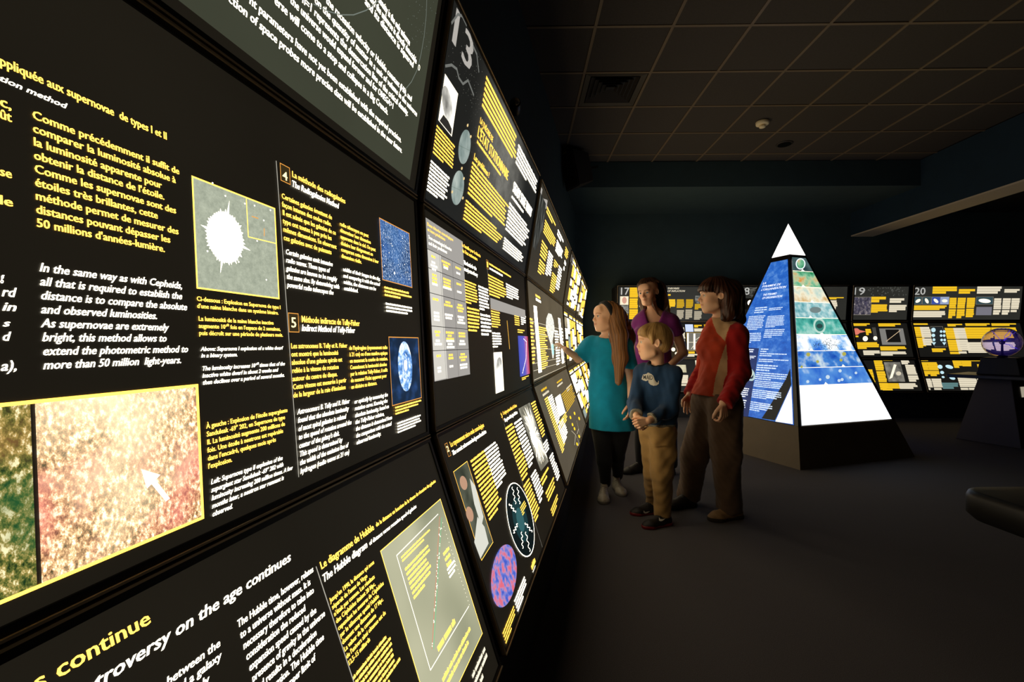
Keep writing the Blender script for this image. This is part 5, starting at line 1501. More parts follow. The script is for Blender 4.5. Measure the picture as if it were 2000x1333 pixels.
def face_tint(h, brow=(.30, .22, .16), lip=(.80, .48, .44)):
    def fn(P):
        q = h.L(P); x, y, z = np.abs(q[:, 0]), q[:, 1], q[:, 2]
        col = np.ones((len(P), 3)); front = y > .2
        def blend(w, c):
            for i in range(3): col[:, i] = col[:, i]*(1 - w) + c[i]*w
        g = lambda a, b: np.exp(-(a/b)**2)
        blend(.30*front*g(x - .17, .09)*g(z + .12, .09), (1, .62, .52))
        blend(.45*front*g(x, .05)*g(z + .10, .05)*(y > .4), (1, .66, .55))
        blend(front*np.clip(1.6*g(x, .075)**.5*g(z + .243, .034) - .35, 0, 1)*(x < .085)*(y > .33), lip)
        bz = .088 + .02*np.sin(np.clip((x - .05)/.18, 0, 1)*3.1)
        blend(front*np.clip(1.5*g(z - bz, .020) - .3, 0, 1)*(x > .045)*(x < .225), brow)
        blend(.55*front*g(x - .13, .06)*g(z - .038, .016), (.45, .30, .24))
        return col
    return fn
def add_eyes(h, parent, root, iris=(60, 80, 90)):
    wm = plain('eye_white', srgb(225, 215, 200), .25); im = plain('iris_%d' % iris[0], srgb(*iris), .2); pm = plain('pupil', srgb(8, 8, 8), .1)
    for sx in (-1, 1):
        c = h.P(sx*.13, .312, .012) - npv(root); r = .056*h.H
        n, m = 14, 10; vs = []; fs = []
        d = h.f
        for i in range(m+1):
            for k in range(n):
                th = math.pi*i/m; a = 2*math.pi*k/n
                vs.append(tuple(c + r*(math.cos(th)*d + math.sin(th)*(math.cos(a)*h.r + math.sin(a)*h.u))))
        for i in range(m):
            for k in range(n): fs.append((i*n+k, (i+1)*n+k, (i+1)*n+(k+1) % n, i*n+(k+1) % n))
        o = mesh_obj('eye', vs, fs, wm, parent, smooth=True); o.data.materials.append(im); o.data.materials.append(pm)
        for q, pl in enumerate(o.data.polygons): pl.material_index = 2 if q//n < 1 else (1 if q//n < 2 else 0)

def add_hand(v, wrist, d, back, thumb_side, L, curl=(.25, .35, .3), spread=.10, thumb=(.5, .6)):
    """palm and five fingers: d = finger direction, back = direction the back of the hand faces"""
    w = npv(wrist); d = unit(npv(d)); b = npv(back); b = unit(b - d*(b @ d)); lat = np.cross(d, b)
    if lat @ npv(thumb_side) < 0: lat = -lat
    r0 = .052*L
    kn = [w + d*(.50, .53, .51, .47)[i]*L + lat*((1.5, .5, -.5, -1.5)[i]*.115)*L for i in range(4)]
    for k in kn: v.cap(w + (k - w)*.08 + (k - w - d*((k-w) @ d))*.35, k, .075*L, r0*1.12, .02*L, (b, 1.25))
    for i, k in enumerate(kn):
        fl = (.40, .45, .41, .32)[i]*L*1.02; p = k; a = 0.0; fd = unit(d + lat*((1.5, .5, -.5, -1.5)[i]*spread))
        for j, f in enumerate((.45, .30, .25)):
            a += curl[j]*(1 + .15*i); dd = fd*math.cos(a) - b*math.sin(a); q = p + dd*fl*f
            v.cap(p, q, r0*(.95, .85, .76)[j], r0*(.86, .77, .62)[j], .012*L); p = q
    t0 = w + d*.14*L + lat*.16*L - b*.03*L
    dd = unit(d*.75 + lat*thumb[0] - b*thumb[1]*.6); t1 = t0 + dd*.24*L
    d2 = unit(d*.95 + lat*thumb[0]*.25 - b*thumb[1]); t2 = t1 + d2*.17*L; d3 = unit(d*1.0 - lat*.15 - b*thumb[1]*.8); t3 = t2 + d3*.13*L
    v.cap(w + d*.05*L + lat*.06*L, t1, .085*L, .068*L, .03*L); v.cap(t1, t2, .064*L, .056*L, .01*L); v.cap(t2, t3, .056*L, .044*L, .01*L)

def folds(amp, fx, seed=0, vert=1.0):
    R = np.random.RandomState(seed); K = [(R.uniform(.6, 1.5)*fx*np.array([R.choice((-1, 1))*R.uniform(.5, 1), R.uniform(-1, 1), R.uniform(-.35, .35)*vert]), R.uniform(0, 6.28)) for _ in range(5)]
    def fn(x, y, z):
        s_ = 0
        for k, ph in K: s_ = s_ + np.sin(k[0]*x + k[1]*y + k[2]*z + ph)
        return amp*s_/2.2
    return fn

def make_shoe(parent, root, heel, toe_dir, L, upper, sole, acc, style='sneaker', h=.004, w=.39):
    """a shoe on the floor; heel = back of the heel on the ground"""
    hp = npv(heel); d = npv(toe_dir); d[2] = 0; d = unit(d); lt = np.cross(V(0, 0, 1), d); W = L*w/2
    def Q(x, y, z): return hp + d*x*L + lt*y*L + V(0, 0, z*L)
    v = Vol(hp - .36*1.2*L*0 - (L + .06), hp + (L + .06) + V(0, 0, .1), h)
    for (a, b, ra, rb, fz) in (((.16, 0, .12), (.42, .0, .11), .145, .15, 1), ((.42, 0, .11), (.74, .02, .085), .15, .175, 1.25), ((.74, .02, .085), (.86, .02, .075), .175, .13, 1.5)):
        v.cap(Q(*a), Q(*b), ra*L, rb*L, .06*L, (V(0, 0, 1), fz))
    v.cap(Q(.18, 0, .15), Q(.16, 0, .40), .125*L, .115*L, .05*L)
    v.cap(Q(.30, 0, .28), Q(.55, 0, .18), .10*L, .09*L, .08*L)
    v.cut(Q(0, 0, .015), V(0, 0, -1), .01*L); v.cut(Q(0, 0, .40), V(0, 0, 1))
    v.ball(Q(.17, 0, .42), (.085*L, .085*L, .09*L), .01*L, None, True)
    P, Fq = v.mesh()
    o = np_obj('shoe', P, Fq, upper, parent, root)
    v = Vol(hp - (L + .06), hp + (L + .06), h)
    for a, b, ra, rb in (((.15, 0, .05), (.45, .01, .05), .155, .14), ((.45, .01, .05), (.75, .02, .05), .14, .185), ((.75, .02, .05), (.85, .02, .06), .185, .15)):
        v.cap(Q(*a), Q(*b), ra*L, rb*L, .04*L)
    v.cut(Q(0, 0, .002), V(0, 0, -1)); v.cut(Q(0, 0, .095), V(0, 0, 1), .01*L)
    P, Fq = v.mesh(); np_obj('sole', P, Fq, sole, o, root)
    mb = MB()
    for k in range(4):
        t = k/3.0; x = .36 + .22*t; z = .355 - .105*t
        pts = [Q(x, s_*.085, z - .035*abs(s_)**2) - npv(root) for s_ in (-1, -.5, 0, .5, 1)]
        mb.tube([Vector(q) for q in pts], .012*L + .001, 6)
    mb.build('laces', acc, o, smooth=True)
    return o, Q
# ------------------------------------------------------------------ the four visitors
from mathutils.bvhtree import BVHTree
def J(px, py, y): return npv(at_depth(px, py, y))
def floor_pt(px, py): return npv(at_height(px, py, 0))
CR = np.array(CAMROT)
def to_px(P):
    q = (P - npv(EYE)) @ CR
    return 1000 + FPX*q[:, 0]/-q[:, 2], 666.5 - FPX*q[:, 1]/-q[:, 2]
def in_poly(px, py, poly):
    r = np.zeros(len(px), bool); n = len(poly)
    for i in range(n):
        (x0, y0), (x1, y1) = poly[i], poly[(i+1) % n]
        c = ((y0 > py) != (y1 > py)) & (px < (x1 - x0)*(py - y0)/((y1 - y0) or 1e-9) + x0); r ^= c
    return r
def person(px, py, label, grp='visitors at the panel wall'):
    r = floor_pt(px, py); return empty('person', Matrix.Translation(Vector(r)), label=label, cat='person', group=grp), Vector(r)
def decal(target, root, pts, faces, mat, name, parent, off=.002):
    """flat print laid on a curved surface"""
    me = target.data; bv = BVHTree.FromPolygons([v.co for v in me.vertices], [tuple(p.vertices) for p in me.polygons])
    out = []
    last = None
    for (x, y) in pts:
        d = ray(x, y).normalized(); h = bv.ray_cast(EYE - root, d)
        if h[0] is None: co = last if last is not None else Vector((0, 0, 0))
        else: co = h[0] - d*off
        out.append(co); last = co
    return mesh_obj(name, out, faces, mat, parent)
def fan_grid(poly, step=1.5):
    """fill a pixel polygon with small squares"""
    xs = [p[0] for p in poly]; ys = [p[1] for p in poly]; pts = []; fs = []
    X = np.arange(min(xs), max(xs), step); Y_ = np.arange(min(ys), max(ys), step)
    gx, gy = np.meshgrid(X + step/2, Y_ + step/2); ok = in_poly(gx.ravel(), gy.ravel(), poly).reshape(gx.shape); idx = {}
    def vi(i, j):
        if (i, j) not in idx: idx[(i, j)] = len(pts); pts.append((X[0] + i*step, Y_[0] + j*step))
        return idx[(i, j)]
    for j in range(len(Y_)):
        for i in range(len(X)):
            if ok[j, i]: fs.append((vi(i, j), vi(i, j+1), vi(i+1, j+1), vi(i+1, j)))
    return pts, fs
UPV = V(0, 0, 1)
def bbox(pts, m): P = np.array(pts); return P.min(0) - m, P.max(0) + m
def cloth(name, col, **k): return plain(name, col, .85, spec=.2, noise=.10, nscale=18, bump=.25, bscale=420, sheen=.15, **k)
def stripes(amp, h, f1=38, f2=90, seed=0):
    """strand grooves running down from the crown"""
    def fn(x, y, z):
        P = np.stack([x, y, z], 1).astype(np.float64); q = h.L(P); a = np.arctan2(q[:, 0], -q[:, 1] + .05)
        return amp*(np.sin(f1*a + 3*np.sin(4*q[:, 2] + seed)) + .6*np.sin(f2*a + 2*np.sin(7*q[:, 2])))
    return fn
SKIN = skin_mat('skin_fair', srgb(242, 192, 154)); SKIN2 = skin_mat('skin_tan', srgb(230, 176, 138))

# ---- girl in teal, touching a panel
g, gr = person(1192, 975, 'girl in a long teal shirt and black leggings touching a panel, long brown hair')
hd = Head(J(1184, 620, 3.30), V(-.95, -.25, .03), UPV, .222)
nb = J(1188, 667, 3.315); rs = J(1156, 672, 3.38); ls = J(1218, 674, 3.24); tf = V(-.40, -.91, 0)
T_ = npv(hit(1082, 664, m14.o, m14.n)) + npv(m14.n)*.0155; el = J(1130, 701, 3.40); wr = J(1100, 683, T_[1] - .13) + npv(m14.n)*.0155
le = J(1233, 742, 3.24); lw = J(1232, 786, 3.17)
lo, hi = bbox([hd.P(0, 0, .6), hd.P(.6, 0, 0), hd.P(-.6, .3, 0), rs, ls, T_, el, wr, le, lw + V(0, 0, -.17), nb], .09)
v = Vol(lo, hi, .0036)
add_head(v, hd, nb + V(0, 0, -.02), .16, child=.6)
v.cap(rs, ls, .036, .036, .04); v.cap(nb + V(0, 0, -.03), J(1190, 740, 3.31), .085, .09, .05, (tf, 1.5))
v.cap(rs, el, .038, .031, .02); v.cap(el, wr, .031, .021, .015)
hdv = unit(T_ - wr); add_hand(v, wr, hdv, V(.75, -.55, .35), V(0, .1, 1), .140, curl=(.55, .9, .6), spread=.06, thumb=(.5, .6))
v.cap(ls, le, .038, .030, .02); v.cap(le, lw, .030, .021, .015)
add_hand(v, lw, V(-.12, -.15, -1), V(.85, -.5, 0), V(-.4, -.9, 0), .148, curl=(.3, .4, .3), spread=.03)
P, Fq = v.mesh(); np_obj('body', P, Fq, SKIN, g, gr, attr=face_tint(hd, (.62, .46, .34)), relax=1); add_eyes(hd, g, gr, (70, 90, 100))
hem = J(1190, 839, 3.3)[2]
lo, hi = bbox([rs, ls, J(1190, 845, 3.3), J(1125, 700, 3.4)], .19); v = Vol(lo, hi, .0055)
v.cap(rs + V(.012, 0, -.012), ls + V(-.012, 0, -.012), .056, .056, .03); v.cap(nb + V(0, 0, -.055), J(1188, 765, 3.31), .130, .128, .05, (tf, 1.45)); v.cap(J(1188, 765, 3.31), J(1195, 855, 3.31), .128, .166, .06, (tf, 1.45))
v.cap(rs, rs + (el - rs)*.86, .056, .061, .03, open_=True); v.cap(ls, ls + (le - ls)*.68, .054, .054, .03, open_=True)
v.bump(folds(.0075, 30, 3, .5)); v.bump(folds(.0035, 60, 4, 1.2))
v.ball(nb + V(0, -.01, .05), (.070, .068, .056), .015, None, True)
v.cut(V(0, 0, hem), -UPV)
P, Fq = v.mesh(); np_obj('shirt', P, Fq, cloth('teal_jersey', srgb(8, 138, 170)), g, gr, relax=1)
rh, lh = J(1176, 832, 3.36), J(1211, 832, 3.32); rk, lk = J(1180, 900, 3.36), J(1206, 893, 3.46)
ra, la = floor_pt(1181, 966) + V(.005, -.01, .095), floor_pt(1205, 951) + V(0, -.02, .095)
lo, hi = bbox([rh, lh, ra, la], .13); v = Vol(lo, hi, .0065)
v.cap(rh + V(0, 0, .05), lh + V(0, 0, .05), .085, .085, .03); v.cap(rh, rk, .085, .054, .02); v.cap(rk, ra, .054, .040, .02); v.cap(lh, lk, .085, .054, .02); v.cap(lk, la, .054, .040, .02)
v.bump(folds(.0015, 60, 5, .9)); P, Fq = v.mesh(); np_obj('leggings', P, Fq, cloth('black_leggings', srgb(24, 25, 28)), g, gr)
SILV = plain('silver_shoe', srgb(176, 168, 150), .45, noise=.2, nscale=50); SOLEW = plain('pale_sole', srgb(150, 145, 135), .6)
make_shoe(g, gr, floor_pt(1181, 966), floor_pt(1175, 992) - floor_pt(1181, 966), .235, SILV, SOLEW, SOLEW, w=.42)
make_shoe(g, gr, floor_pt(1202, 952), floor_pt(1216, 972) - floor_pt(1202, 952), .235, SILV, SOLEW, SOLEW, w=.42)
# hair: cap, long fall over the left shoulder, dark headband
lo, hi = bbox([hd.P(0, 0, .7), hd.P(.7, 0, 0), hd.P(-.7, -.6, 0), J(1208, 750, 3.2), J(1240, 690, 3.3)], .06); v = Vol(lo, hi, .0034)
v.ball(hd.P(0, -.10, .17), [q*hd.H for q in (.375, .44, .37)], .01, hd.R)
n_ = unit(hd.f*.78 + hd.u*-.62); 
v.cut(hd.P(0, .19, .33), hd.f*.88 - hd.u*.47, .01); v.cut(hd.P(0, .0, -.02), hd.f*.98 + hd.u*-.15, .015)
hp_ = [hd.P(-.31, -.20, .10), J(1208, 655, 3.20), J(1211, 700, 3.165), J(1208, 746, 3.15)]
side = V(.95, .1, 0)
for a, b, ra_, rb_ in zip(hp_, hp_[1:], (.062, .064, .052), (.064, .052, .026)): v.cap(a, b, ra_, rb_, .03, (tf, 1.9))
hb = [hd.P(-.05, -.36, .0), J(1224, 660, 3.34), J(1226, 720, 3.33)]
for a, b, ra_, rb_ in zip(hb, hb[1:], (.075, .06), (.065, .03)): v.cap(a, b, ra_, rb_, .03, (tf, 1.6))
v.bump(lambda x, y, z: .0016*np.sin(190*x + 60*y + .5*np.sin(7*z)) + .0008*np.sin(330*x - 60*y + .3*np.sin(6*z + 1)))
P, Fq = v.mesh(); np_obj('hair', P, Fq, hair_mat('brown_hair', srgb(72, 46, 26), srgb(164, 114, 66)), g, gr, relax=2, attr=strand_attr([hd.P(0, -.12, .5), hd.P(-.12, -.14, .1)] + [q + V(.004, .03, 0) for q in hp_[1:]]))
lo, hi = bbox([hd.P(0, 0, .6), hd.P(.5, 0, 0), hd.P(-.5, 0, -.1)], .05); v = Vol(lo, hi, .003)
bn = unit(hd.f*.87 - hd.u*.42)
v.ball(hd.P(0, -.06, .17), [q*hd.H for q in (.392, .46, .392)], .002, hd.R); v.cut(hd.P(0, .17, .38), bn); v.cut(hd.P(0, .0, .41), -bn); v.cut(hd.P(0, 0, .02), -hd.u)
P, Fq = v.mesh(); np_obj('headband', P, Fq, plain('dark_headband', srgb(20, 22, 26), .8), g, gr)

# ---- woman in purple, behind
w1, wr1 = person(1280, 928, 'woman in a purple V-neck shirt with wavy brown hair looking down')
hd = Head(J(1266, 571, 3.98), V(-.66, -.72, -.20), UPV + V(-.05, 0, 0), .232)
nb = J(1277, 616, 4.0); rs = J(1249, 628, 4.06); ls = J(1314, 628, 3.93); tf = V(-.34, -.94, 0)
re, rw = J(1236, 690, 4.06), J(1236, 735, 3.98); le, lw = J(1334, 690, 3.98), J(1300, 724, 3.84)
lo, hi = bbox([hd.P(0, 0, .6), hd.P(.6, .6, 0), rs, ls, re, rw, le, lw + V(-.14, 0, -.05), rw + V(0, 0, -.18)], .09); v = Vol(lo, hi, .0042)
add_head(v, hd, nb, .175); v.cap(nb + V(0, 0, .01), rs, .045, .042, .04); v.cap(nb + V(0, 0, .01), ls, .045, .042, .04); v.cap(nb + V(0, 0, -.08), J(1276, 690, 4.0), .115, .12, .05, (tf, 1.4))
v.cap(rs, re, .046, .038, .02); v.cap(re, rw, .038, .026, .02); v.cap(ls, le, .048, .040, .02); v.cap(le, lw, .040, .026, .02)
add_hand(v, lw, V(-.95, -.15, -.15), V(.1, -.9, .4), V(0, 0, 1), .17, curl=(.4, .5, .4)); add_hand(v, rw, V(0, -.1, -1), V(-.9, -.3, 0), V(.3, -.95, 0), .17)
P, Fq = v.mesh(); np_obj('body', P, Fq, SKIN2, w1, wr1, attr=face_tint(hd), relax=1); add_eyes(hd, w1, wr1, (70, 60, 50))
lo, hi = bbox([rs, ls, J(1276, 735, 4.0), J(1335, 650, 3.95)], .2); v = Vol(lo, hi, .0065)
v.cap(rs + V(.01, 0, -.01), ls + V(-.01, 0, -.01), .060, .060, .03); v.cap(nb + V(0, 0, -.10), J(1274, 690, 4.0), .165, .140, .05, (tf, 1.4)); v.cap(J(1274, 690, 4.0), J(1276, 735, 4.0), .140, .165, .05, (tf, 1.35))
for s_ in (-1, 1): v.ball(J(1270, 655, 4.0) + tf*.085 + np.cross(tf, UPV)*s_*.07, .075, .05)
v.cap(rs, rs + (re - rs)*.45, .062, .062, .03, open_=True); v.cap(ls, ls + (le - ls)*.40, .064, .066, .03, open_=True)
v.cap(nb + V(0, 0, .05) + tf*.05, nb + tf*.15 + V(0, 0, -.115), .085, .030, .015, None, True); v.ball(nb + V(0, 0, .03), (.085, .085, .055), .01, None, True)
v.cut(J(1276, 728, 4.0), -UPV); v.bump(folds(.006, 34, 8, 1.5)); P, Fq = v.mesh(); np_obj('shirt', P, Fq, cloth('purple_jersey', srgb(112, 32, 104)), w1, wr1, relax=1)
rh, lh = J(1262, 740, 4.03), J(1296, 740, 3.98); rk, lk = J(1256, 830, 4.02), J(1306, 830, 3.98); ra, la = floor_pt(1258, 921) + V(0, 0, .09), floor_pt(1308, 925) + V(0, 0, .09)
lo, hi = bbox([rh, lh, ra, la], .2); v = Vol(lo, hi, .008)
v.cap(rh, lh, .125, .125, .03, (tf, 1.2)); v.cap(rh, rk, .10, .075, .02); v.cap(rk, ra, .075, .07, .02); v.cap(lh, lk, .10, .075, .02); v.cap(lk, la, .075, .07, .02)
v.cut(V(0, 0, .05), -UPV); v.bump(folds(.004, 40, 2)); P, Fq = v.mesh(); np_obj('trousers', P, Fq, cloth('dark_trousers', srgb(30, 28, 30)), w1, wr1)
DKS = plain('dark_boot', srgb(40, 34, 30), .6); DKL = plain('boot_sole', srgb(24, 22, 20), .8)
make_shoe(w1, wr1, floor_pt(1262, 921), floor_pt(1228, 925) - floor_pt(1262, 921), .255, DKS, DKL, DKL); make_shoe(w1, wr1, floor_pt(1316, 925), floor_pt(1290, 932) - floor_pt(1316, 925), .255, DKS, DKL, DKL)
lo, hi = bbox([hd.P(0, 0, .7), hd.P(.7, -.5, 0), hd.P(-.8, -.6, 0), J(1308, 622, 3.95), J(1250, 618, 4.05)], .05); v = Vol(lo, hi, .0045)
v.ball(hd.P(0, -.10, .18), [q*hd.H for q in (.385, .46, .375)], .01, hd.R); v.cut(hd.P(0, .14, .27), hd.f*.9 - hd.u*.43, .015); v.cut(hd.P(0, .03, 0), hd.f*.98 - hd.u*.1, .02)
v.ball(hd.P(0, -.02, .2), [q*hd.H for q in (.36, .41, .345)], .01, hd.R); v.cut(hd.P(0, .30, .25), hd.f*.85 - hd.u*.5, .01)
hl = [hd.P(-.30, -.22, .05), J(1289, 590, 3.93), J(1296, 606, 3.91), J(1305, 622, 3.90)]
for a, b, ra_, rb_ in zip(hl, hl[1:], (.07, .07, .055), (.07, .055, .028)): v.cap(a, b, ra_, rb_, .03)
v.cap(hd.P(.28, -.2, .0), J(1258, 606, 4.06), .05, .025, .03); v.cap(hd.P(0, -.35, 0), J(1284, 615, 4.06), .09, .06, .03); v.cap(hd.P(-.33, -.06, .12), hd.P(-.335, -.14, -.22), .034, .045, .04)
v.bump(stripes(.002, hd, 26, 60, 1)); v.bump(folds(.004, 70, 4, 2)); P, Fq = v.mesh(); np_obj('hair', P, Fq, hair_mat('dark_brown_hair', srgb(40, 25, 16), srgb(100, 66, 40)), w1, wr1, relax=1, attr=strand_attr([hd.P(0, -.1, .5), hd.P(0, -.1, -.6)], .6))
MB().tube([Vector(lw + unit(le - lw)*.012 + .031*(math.cos(t)*V(.3, .9, .2) + math.sin(t)*V(.1, -.2, 1)) - npv(wr1)) for t in [6.2832*k/14 for k in range(15)]], .0035, 6).build('bracelet', plain('bracelet_silver', srgb(220, 215, 200), .2, metal=1), w1, smooth=True)

# ---- boy in the navy shirt
b_, br = person(1282, 1020, 'boy with short blond hair in a navy printed shirt and khaki trousers, hands clasped')
hd = Head(J(1277, 669, 2.95), V(-.95, .16, -.02), UPV, .236)
nb = J(1285, 716, 2.97); tf = unit(V(-.74, -.67, 0)); tr_ = np.cross(tf, UPV)
rs, ls = nb + tr_*.112 + V(0, 0, -.05), nb - tr_*.104 + V(0, 0, -.05)
re, rw = J(1240, 788, 2.93), J(1243, 812, 2.77); le, lw = J(1308, 796, 2.84), J(1267, 822, 2.73)
lo, hi = bbox([hd.P(0, 0, .6), hd.P(.6, .6, 0), hd.P(-.6, -.6, 0), rs, ls, re, rw, le, lw, J(1232, 835, 2.7)], .08); v = Vol(lo, hi, .0036)
add_head(v, hd, nb + V(0, 0, -.02), .165, child=1); v.cap(rs, ls, .030, .030, .03); v.cap(nb + V(0, 0, -.07), J(1285, 800, 2.96), .07, .08, .04, (tf, 1.3))
v.cap(rs, re, .036, .030, .02); v.cap(re, rw, .030, .021, .015); v.cap(ls, le, .036, .030, .02); v.cap(le, lw, .030, .022, .015)
add_hand(v, rw, V(.05, -.45, -.85), V(-.8, -.5, .2), V(.8, -.3, .3), .132, curl=(.7, .9, .6), spread=.0); add_hand(v, lw, V(-.93, -.2, -.25), V(.1, -.85, .25), V(0, 0, 1), .134, curl=(.75, .9, .6), spread=.0)
P, Fq = v.mesh(); np_obj('body', P, Fq, SKIN, b_, br, attr=face_tint(hd, (.78, .62, .42)), relax=1); add_eyes(hd, b_, br, (80, 100, 115))
lo, hi = bbox([rs, ls, re, le, lw, rw, J(1287, 840, 2.95)], .15); v = Vol(lo, hi, .005)
v.cap(rs, ls, .052, .052, .04); v.cap(nb, nb + V(0, 0, -.08), .062, .09, .05); v.cap(nb + V(0, 0, -.11), J(1284, 800, 2.96), .110, .118, .05, (tf, 1.22)); v.cap(J(1284, 800, 2.96), J(1283, 850, 2.96), .118, .118, .05, (tf, 1.2))
v.cap(rs, re, .052, .048, .025); v.cap(re, rw + (re - rw)*.05, .050, .036, .02, open_=True); v.cap(ls, le, .053, .052, .03); v.cap(le, lw + (le - lw)*.10, .052, .038, .02, open_=True)
v.bump(folds(.0065, 42, 12, 2)); v.bump(folds(.0025, 95, 13, 2)); v.ball(nb + V(0, 0, .032), (.058, .058, .045), .008, None, True); v.cut(J(1287, 833, 2.9), -UPV)
P, Fq = v.mesh()
NAVY = cloth('navy_jersey', srgb(32, 62, 96))
GREYC = cloth('grey_trim', srgb(150, 146, 130)); DCOL = cloth('dark_collar', srgb(18, 24, 32))
def trims(C):
    r = np.zeros(len(C), int); r[C[:, 2] < J(1287, 833, 2.9)[2] + .013] = 1
    for e_, w_e, f in ((le, lw, .10), (re, rw, .05)):
        d = w_e - e_; t = ((C - e_) @ d)/(d @ d); q = np.linalg.norm(C - e_ - t[:, None]*d, axis=1); r[(q < .05) & (t > 1 - f - .055) & (t < 1.05)] = 1
    q = np.linalg.norm((C - nb - V(0, 0, .032))/V(.058, .058, .045), axis=1); r[(q < 1.25) & (C[:, 2] > nb[2] - .06)] = 2
    return r
bs = np_obj('shirt', P, Fq, [NAVY, GREYC, DCOL], b_, br, relax=1, matidx=trims)
MB().tube([Vector(nb + V(0, 0, -.006) + .053*(math.cos(t)*tr_ + math.sin(t)*tf) + V(0, 0, -.016)*math.sin(t) - npv(br)) for t in [6.2832*k/24 for k in range(25)]], .0085, 8).build('collar', DCOL, b_, smooth=True)
whale = [(1253, 741), (1256, 732), (1262, 731), (1266, 728), (1272, 731), (1276, 735), (1279, 743), (1283, 748), (1286, 747), (1285, 744), (1287, 745), (1287, 750), (1283, 753), (1277, 754), (1271, 752), (1267, 748), (1266, 743), (1262, 745), (1256, 743)]
pts, fs = fan_grid(whale, .75)
WPR = plain('white_shirt_print', srgb(205, 200, 185), .8); dc = decal(bs, br, pts, fs, WPR, 'shirt_print', bs)
cu = bpy.data.curves.new('lettering', 'FONT'); cu.body = 'MAID'; cu.offset = .006; cu.resolution_u = 2; tob = bpy.data.objects.new('lettering', cu); COL.objects.link(tob)
bpy.context.view_layer.update(); tme = bpy.data.meshes.new_from_object(tob.evaluated_get(bpy.context.evaluated_depsgraph_get()))
tv = np.array([v_.co for v_ in tme.vertices]); w_ = tv[:, 0].max()
pts = [(1256 + 19*x/w_, 741 + 1.5*x/w_ - 8.5*y/.7) for x, y, _ in tv]; fs = [tuple(p_.vertices) for p_ in tme.polygons]
decal(bs, br, pts, fs, plain('dark_shirt_print', srgb(26, 28, 30), .8), 'shirt_lettering', bs, .0035)
bpy.data.objects.remove(tob); bpy.data.curves.remove(cu)
lh, rh = J(1294, 845, 2.91), J(1274, 845, 3.0); lk, rk = J(1296, 925, 2.89), J(1277, 925, 2.99); la, ra = J(1294, 1004, 2.90), floor_pt(1276, 1001) + V(0, 0, .07)
lo, hi = bbox([lh, rh, lk, rk, la, ra, J(1287, 832, 2.95)], .13); v = Vol(lo, hi, .006)
v.cap(lh + V(0, 0, .02), rh + V(0, 0, .02), .082, .082, .03, (tf, 1.05)); v.cap(lh, lk, .082, .066, .02); v.cap(lk, la, .066, .050, .02); v.cap(rh, rk, .078, .060, .02); v.cap(rk, ra, .060, .048, .02)
v.ball(lh + (lk - lh)*.5 - tr_*.035, (.05, .05, .07), .02); v.cut(J(1287, 829, 2.95), UPV); v.cut(V(0, 0, .055), -UPV); v.bump(folds(.0045, 40, 21, 2)); v.bump(folds(.0028, 85, 22, 3)); P, Fq = v.mesh()
KH = cloth('khaki_twill', srgb(172, 136, 82)); bp_ = np_obj('trousers', P, Fq, KH, b_, br, relax=1)
pts, fs = fan_grid([(1275, 866), (1313, 864), (1313, 871), (1275, 873)], 1.5); decal(bp_, br, pts, fs, KH, 'pocket_flap', bp_, .008)
DRK = plain('black_shoe', srgb(22, 18, 18), .6); REDS = plain('red_sole', srgb(122, 22, 26), .5); SW = plain('white_swoosh', srgb(225, 220, 205), .5)
def floor_dir(a, b): return floor_pt(*b) - floor_pt(*a)
s1, Q1 = make_shoe(b_, br, floor_pt(1312, 1024), floor_dir((1312, 1024), (1252, 1033)), .222, DRK, REDS, DRK)
s2, Q2 = make_shoe(b_, br, floor_pt(1290, 1002), floor_dir((1290, 1002), (1230, 1006)), .222, DRK, REDS, DRK)
for sh, pl in ((s1, [(1287, 1011), (1287, 1017), (1290, 1019), (1294, 1018), (1302, 1012), (1294, 1014.5), (1290, 1014.5)]), (s2, [(1257, 998), (1257, 1002), (1260, 1004), (1264, 1003), (1270, 999), (1263, 1000.5), (1260, 1000.5)])):
    pts, fs = fan_grid(pl, .7); decal(sh, br, pts, fs, SW, 'swoosh_mark', sh, .002)
lo, hi = bbox([hd.P(0, 0, .65), hd.P(.6, .5, 0), hd.P(-.6, -.6, -.2)], .03); v = Vol(lo, hi, .0034)
v.ball(hd.P(0, -.07, .165), [q*hd.H for q in (.362, .452, .372)], .005, hd.R); v.cut(hd.P(0, .02, -.01), hd.f*.90 - hd.u*.44, .02); v.cut(hd.P(0, -.2, -.22), hd.f*-.1 - hd.u, .02)
v.ball(hd.P(0, .0, .22), [q*hd.H for q in (.345, .405, .32)], .02, hd.R); v.cap(hd.P(-.2, .24, .27), hd.P(.2, .24, .27), .035, .035, .03); v.cut(hd.P(0, .34, .16), hd.f*.3 - hd.u*.95, .01)
v.ball(hd.P(0, -.24, -.06), [q*hd.H for q in (.285, .225, .25)], .04, hd.R)
for s_ in (-1, 1): v.cap(hd.P(s_*.30, .06, .12), hd.P(s_*.31, .05, -.02), .018, .010, .02)
for s_ in (-1, 1): v.ball(hd.P(s_*.34, -.05, -.03), .10*hd.H, .01, None, True)
v.bump(folds(.0012, 110, 7, 1)); P, Fq = v.mesh(); np_obj('hair', P, Fq, hair_mat('blond_hair', srgb(140, 104, 58), srgb(206, 166, 104), 14), b_, br, relax=3, attr=strand_attr([hd.P(0, -.14, .5), hd.P(0, -.10, -.5)], 1.0))

